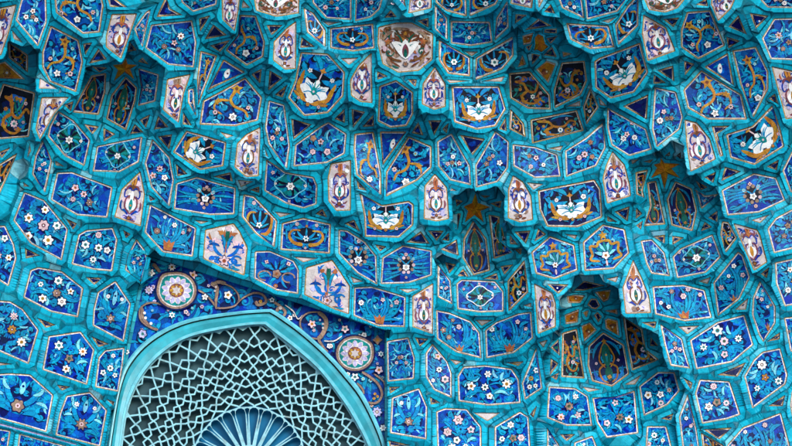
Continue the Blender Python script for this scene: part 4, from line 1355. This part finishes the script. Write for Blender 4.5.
def cell_hole(vs):
    n = len(vs); cx_, cy_ = sum(v[0] for v in vs)/n, sum(v[1] for v in vs)/n
    mids = [((vs[q][0]+vs[(q+1) % n][0])/2, (vs[q][1]+vs[(q+1) % n][1])/2) for q in range(n)]
    out = []
    for q in range(n):
        v = vs[(q+1) % n]; m1, m2 = Vector(mids[q]), Vector(mids[(q+1) % n]); v = Vector(v); c_ = Vector((cx_, cy_))
        P = None
        def ray(mm):
            d = (v-mm).normalized(); nn = Vector((-d.y, d.x))
            if nn.dot(c_-mm) < 0: nn = -nn
            return (d*math.cos(D(58))+nn*math.sin(D(58)))
        d1, d2 = ray(m1), ray(m2); den = d1.x*d2.y-d1.y*d2.x
        if abs(den) > 1e-3:
            e = m2-m1; t = (e.x*d2.y-e.y*d2.x)/den; u_ = (e.x*d1.y-e.y*d1.x)/den
            if t > .3 and u_ > .3: P = m1+d1*t
        if P is None or not inside(vs, P.x, P.y) or (P-v).length > .75*(c_-v).length: P = v.lerp(c_, .42)
        out += [tuple(m1), tuple(P)]
        VP.setdefault(key(v), [v, []])[1].extend([tuple(m1), tuple(P), tuple(m2)])
    return out
stars = []
for i in range(len(CNT)):
    st_ = 360/CNT[i]; inn, outb = bounds(i-1), bounds(i+1)
    for k in range(-1, CNT[i]):
        t0, t1 = (k+OFF[i])*st_, (k+1+OFF[i])*st_
        if t1 < -30 or t0 > 215: continue
        vs = [pol(RAD[i], D(A0+t)) for t in [t0]+[b for b in inn if t0+.1 < b < t1-.1]+[t1]]
        vs += [pol(RAD[i+1], D(A0+t)) for t in [t1]+sorted([b for b in outb if t0+.1 < b < t1-.1], reverse=True)+[t0]]
        if area(vs) < 0: vs.reverse()
        stars.append((cell_hole(vs), CNT[i]))
def shrink(pg, d):
    if area(pg) < 0: pg = pg[::-1]
    r = inset(pg, d)
    return r if area(r) > 2.5 else None
for s_, c_ in stars:
    r = shrink(s_, SW)
    if r: poly(r)
for k, (v, pts) in VP.items():
    u_ = {key(q): q for q in pts}
    if len(u_) < 5: continue
    ps = sorted(u_.values(), key=lambda q: math.atan2(q[1]-v.y, q[0]-v.x))
    if not inside(ps, v.x, v.y):
        ps = list(u_.values()); c0 = (sum(q[0] for q in ps)/len(ps), sum(q[1] for q in ps)/len(ps)); ps = sorted(ps, key=lambda q: math.atan2(q[1]-c0[1], q[0]-c0[0]))
    r = shrink(ps, SW)
    if r: poly(r)
lv = [Vector(q) for q in ARCH]; le = [(i, (i+1) % len(ARCH)) for i in range(len(ARCH))]
for h in holes:
    b0 = len(lv); lv += [Vector(q) for q in h]; le += [(b0+i, b0+(i+1) % len(h)) for i in range(len(h))]
tv, te, tf, *_r = delaunay_2d_cdt(lv, le, [], 0, 1e-4)
mb = MB()
hb = [(min(q[0] for q in h), max(q[0] for q in h), min(q[1] for q in h), max(q[1] for q in h), h) for h in holes]
keep = []
for f in tf:
    c = (tv[f[0]]+tv[f[1]]+tv[f[2]])/3
    if not inside(ARCH, c.x, c.y): continue
    if any(x0 <= c.x <= x1 and y0 <= c.y <= y1 and inside(h, c.x, c.y) for x0, x1, y0, y1, h in hb): continue
    keep.append(f)
ec = {}
for f in keep:
    for i in range(3):
        k = tuple(sorted((f[i], f[(i+1) % 3]))); ec[k] = ec.get(k, 0)+1
for f in keep: mb.face([V(tv[i], 4.0) for i in f], 'lattice', [(0, 0)]*3)
for (a, b), n in ec.items():
    if n == 1: mb.face([V(tv[a], 4.0), V(tv[b], 4.0), V(tv[b], 8.5), V(tv[a], 8.5)], 'lattice', [(0, 0)]*4)
lat = mb.build('lattice', win, merge=1e-6)
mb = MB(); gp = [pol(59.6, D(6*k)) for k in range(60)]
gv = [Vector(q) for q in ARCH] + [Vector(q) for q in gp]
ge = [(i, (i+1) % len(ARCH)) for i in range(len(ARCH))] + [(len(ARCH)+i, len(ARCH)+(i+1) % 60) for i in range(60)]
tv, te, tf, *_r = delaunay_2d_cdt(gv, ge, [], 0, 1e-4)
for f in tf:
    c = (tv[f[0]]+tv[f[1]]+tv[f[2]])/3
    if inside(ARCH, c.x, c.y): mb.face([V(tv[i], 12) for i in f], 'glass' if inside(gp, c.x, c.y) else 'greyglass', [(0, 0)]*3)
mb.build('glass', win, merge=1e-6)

# ------------------------------------------------------------------ what carries the vault, and the ground in front of it
MAT['stone'] = plain('portal_masonry', (.22, .27, .30), .8, .3, 3)
mb = MB()
c8 = {(x, y, z): W(x, y, z) for x in (-500, 1292) for y in (-380, 826) for z in (105, 160)}
for fc in ([(-500, -380), (1292, -380), (1292, 826), (-500, 826)],):
    for z in (105, 160): mb.face([c8[(x, y, z)] for x, y in fc], 'stone')
    for i in range(4):
        p, q = fc[i], fc[(i+1) % 4]; mb.face([c8[(*p, 105)], c8[(*q, 105)], c8[(*q, 160)], c8[(*p, 160)]], 'stone')
pw = mb.build('portal_wall', None, merge=1e-5); tag(pw, 'plain grey masonry of the portal carrying the tiled vault from behind', 'wall')
MAT['paving'] = plain('granite_paving', (.33, .31, .29), .8, .25, 1.5)
mb = MB(); mb.face([(-400, -400, 0), (400, -400, 0), (400, 400, 0), (-400, 400, 0)], 'paving')
gr = mb.build('pavement', None, Vector((0, 0, 0))); tag(gr, 'granite paving in front of the portal', None, None, 'structure')

# ------------------------------------------------------------------ daylight
SUN_EL, SUN_AZ = math.radians(22), math.radians(150)     # behind the viewer, a little to the left
wd = bpy.data.worlds.new("World"); scn.world = wd; wd.use_nodes = True
N, L = wd.node_tree.nodes, wd.node_tree.links
bg = N.get('Background') or N.new('ShaderNodeBackground')
sky = N.new('ShaderNodeTexSky'); sky.sky_type = 'NISHITA'; sky.sun_disc = False
sky.sun_elevation = SUN_EL; sky.sun_rotation = SUN_AZ; sky.air_density = 1.0; sky.dust_density = .4
L.new(sky.outputs[0], bg.inputs['Color']); bg.inputs['Strength'].default_value = .15
sd = bpy.data.lights.new('sun', 'SUN'); sd.energy = 1.15; sd.angle = math.radians(28); sd.color = (1, .98, .95)
so = bpy.data.objects.new('sun', sd); col.objects.link(so)
to_sun = Vector((math.sin(SUN_AZ)*math.cos(SUN_EL), math.cos(SUN_AZ)*math.cos(SUN_EL), math.sin(SUN_EL)))
so.rotation_euler = to_sun.to_track_quat('Z', 'Y').to_euler()
scn.view_settings.view_transform = 'Standard'; scn.view_settings.look = 'None'
scn.view_settings.gamma = 1; scn.view_settings.use_curve_mapping = False
scn.view_settings.exposure = 1.0


for o in col.objects:
    if '_w' in o: del o['_w']
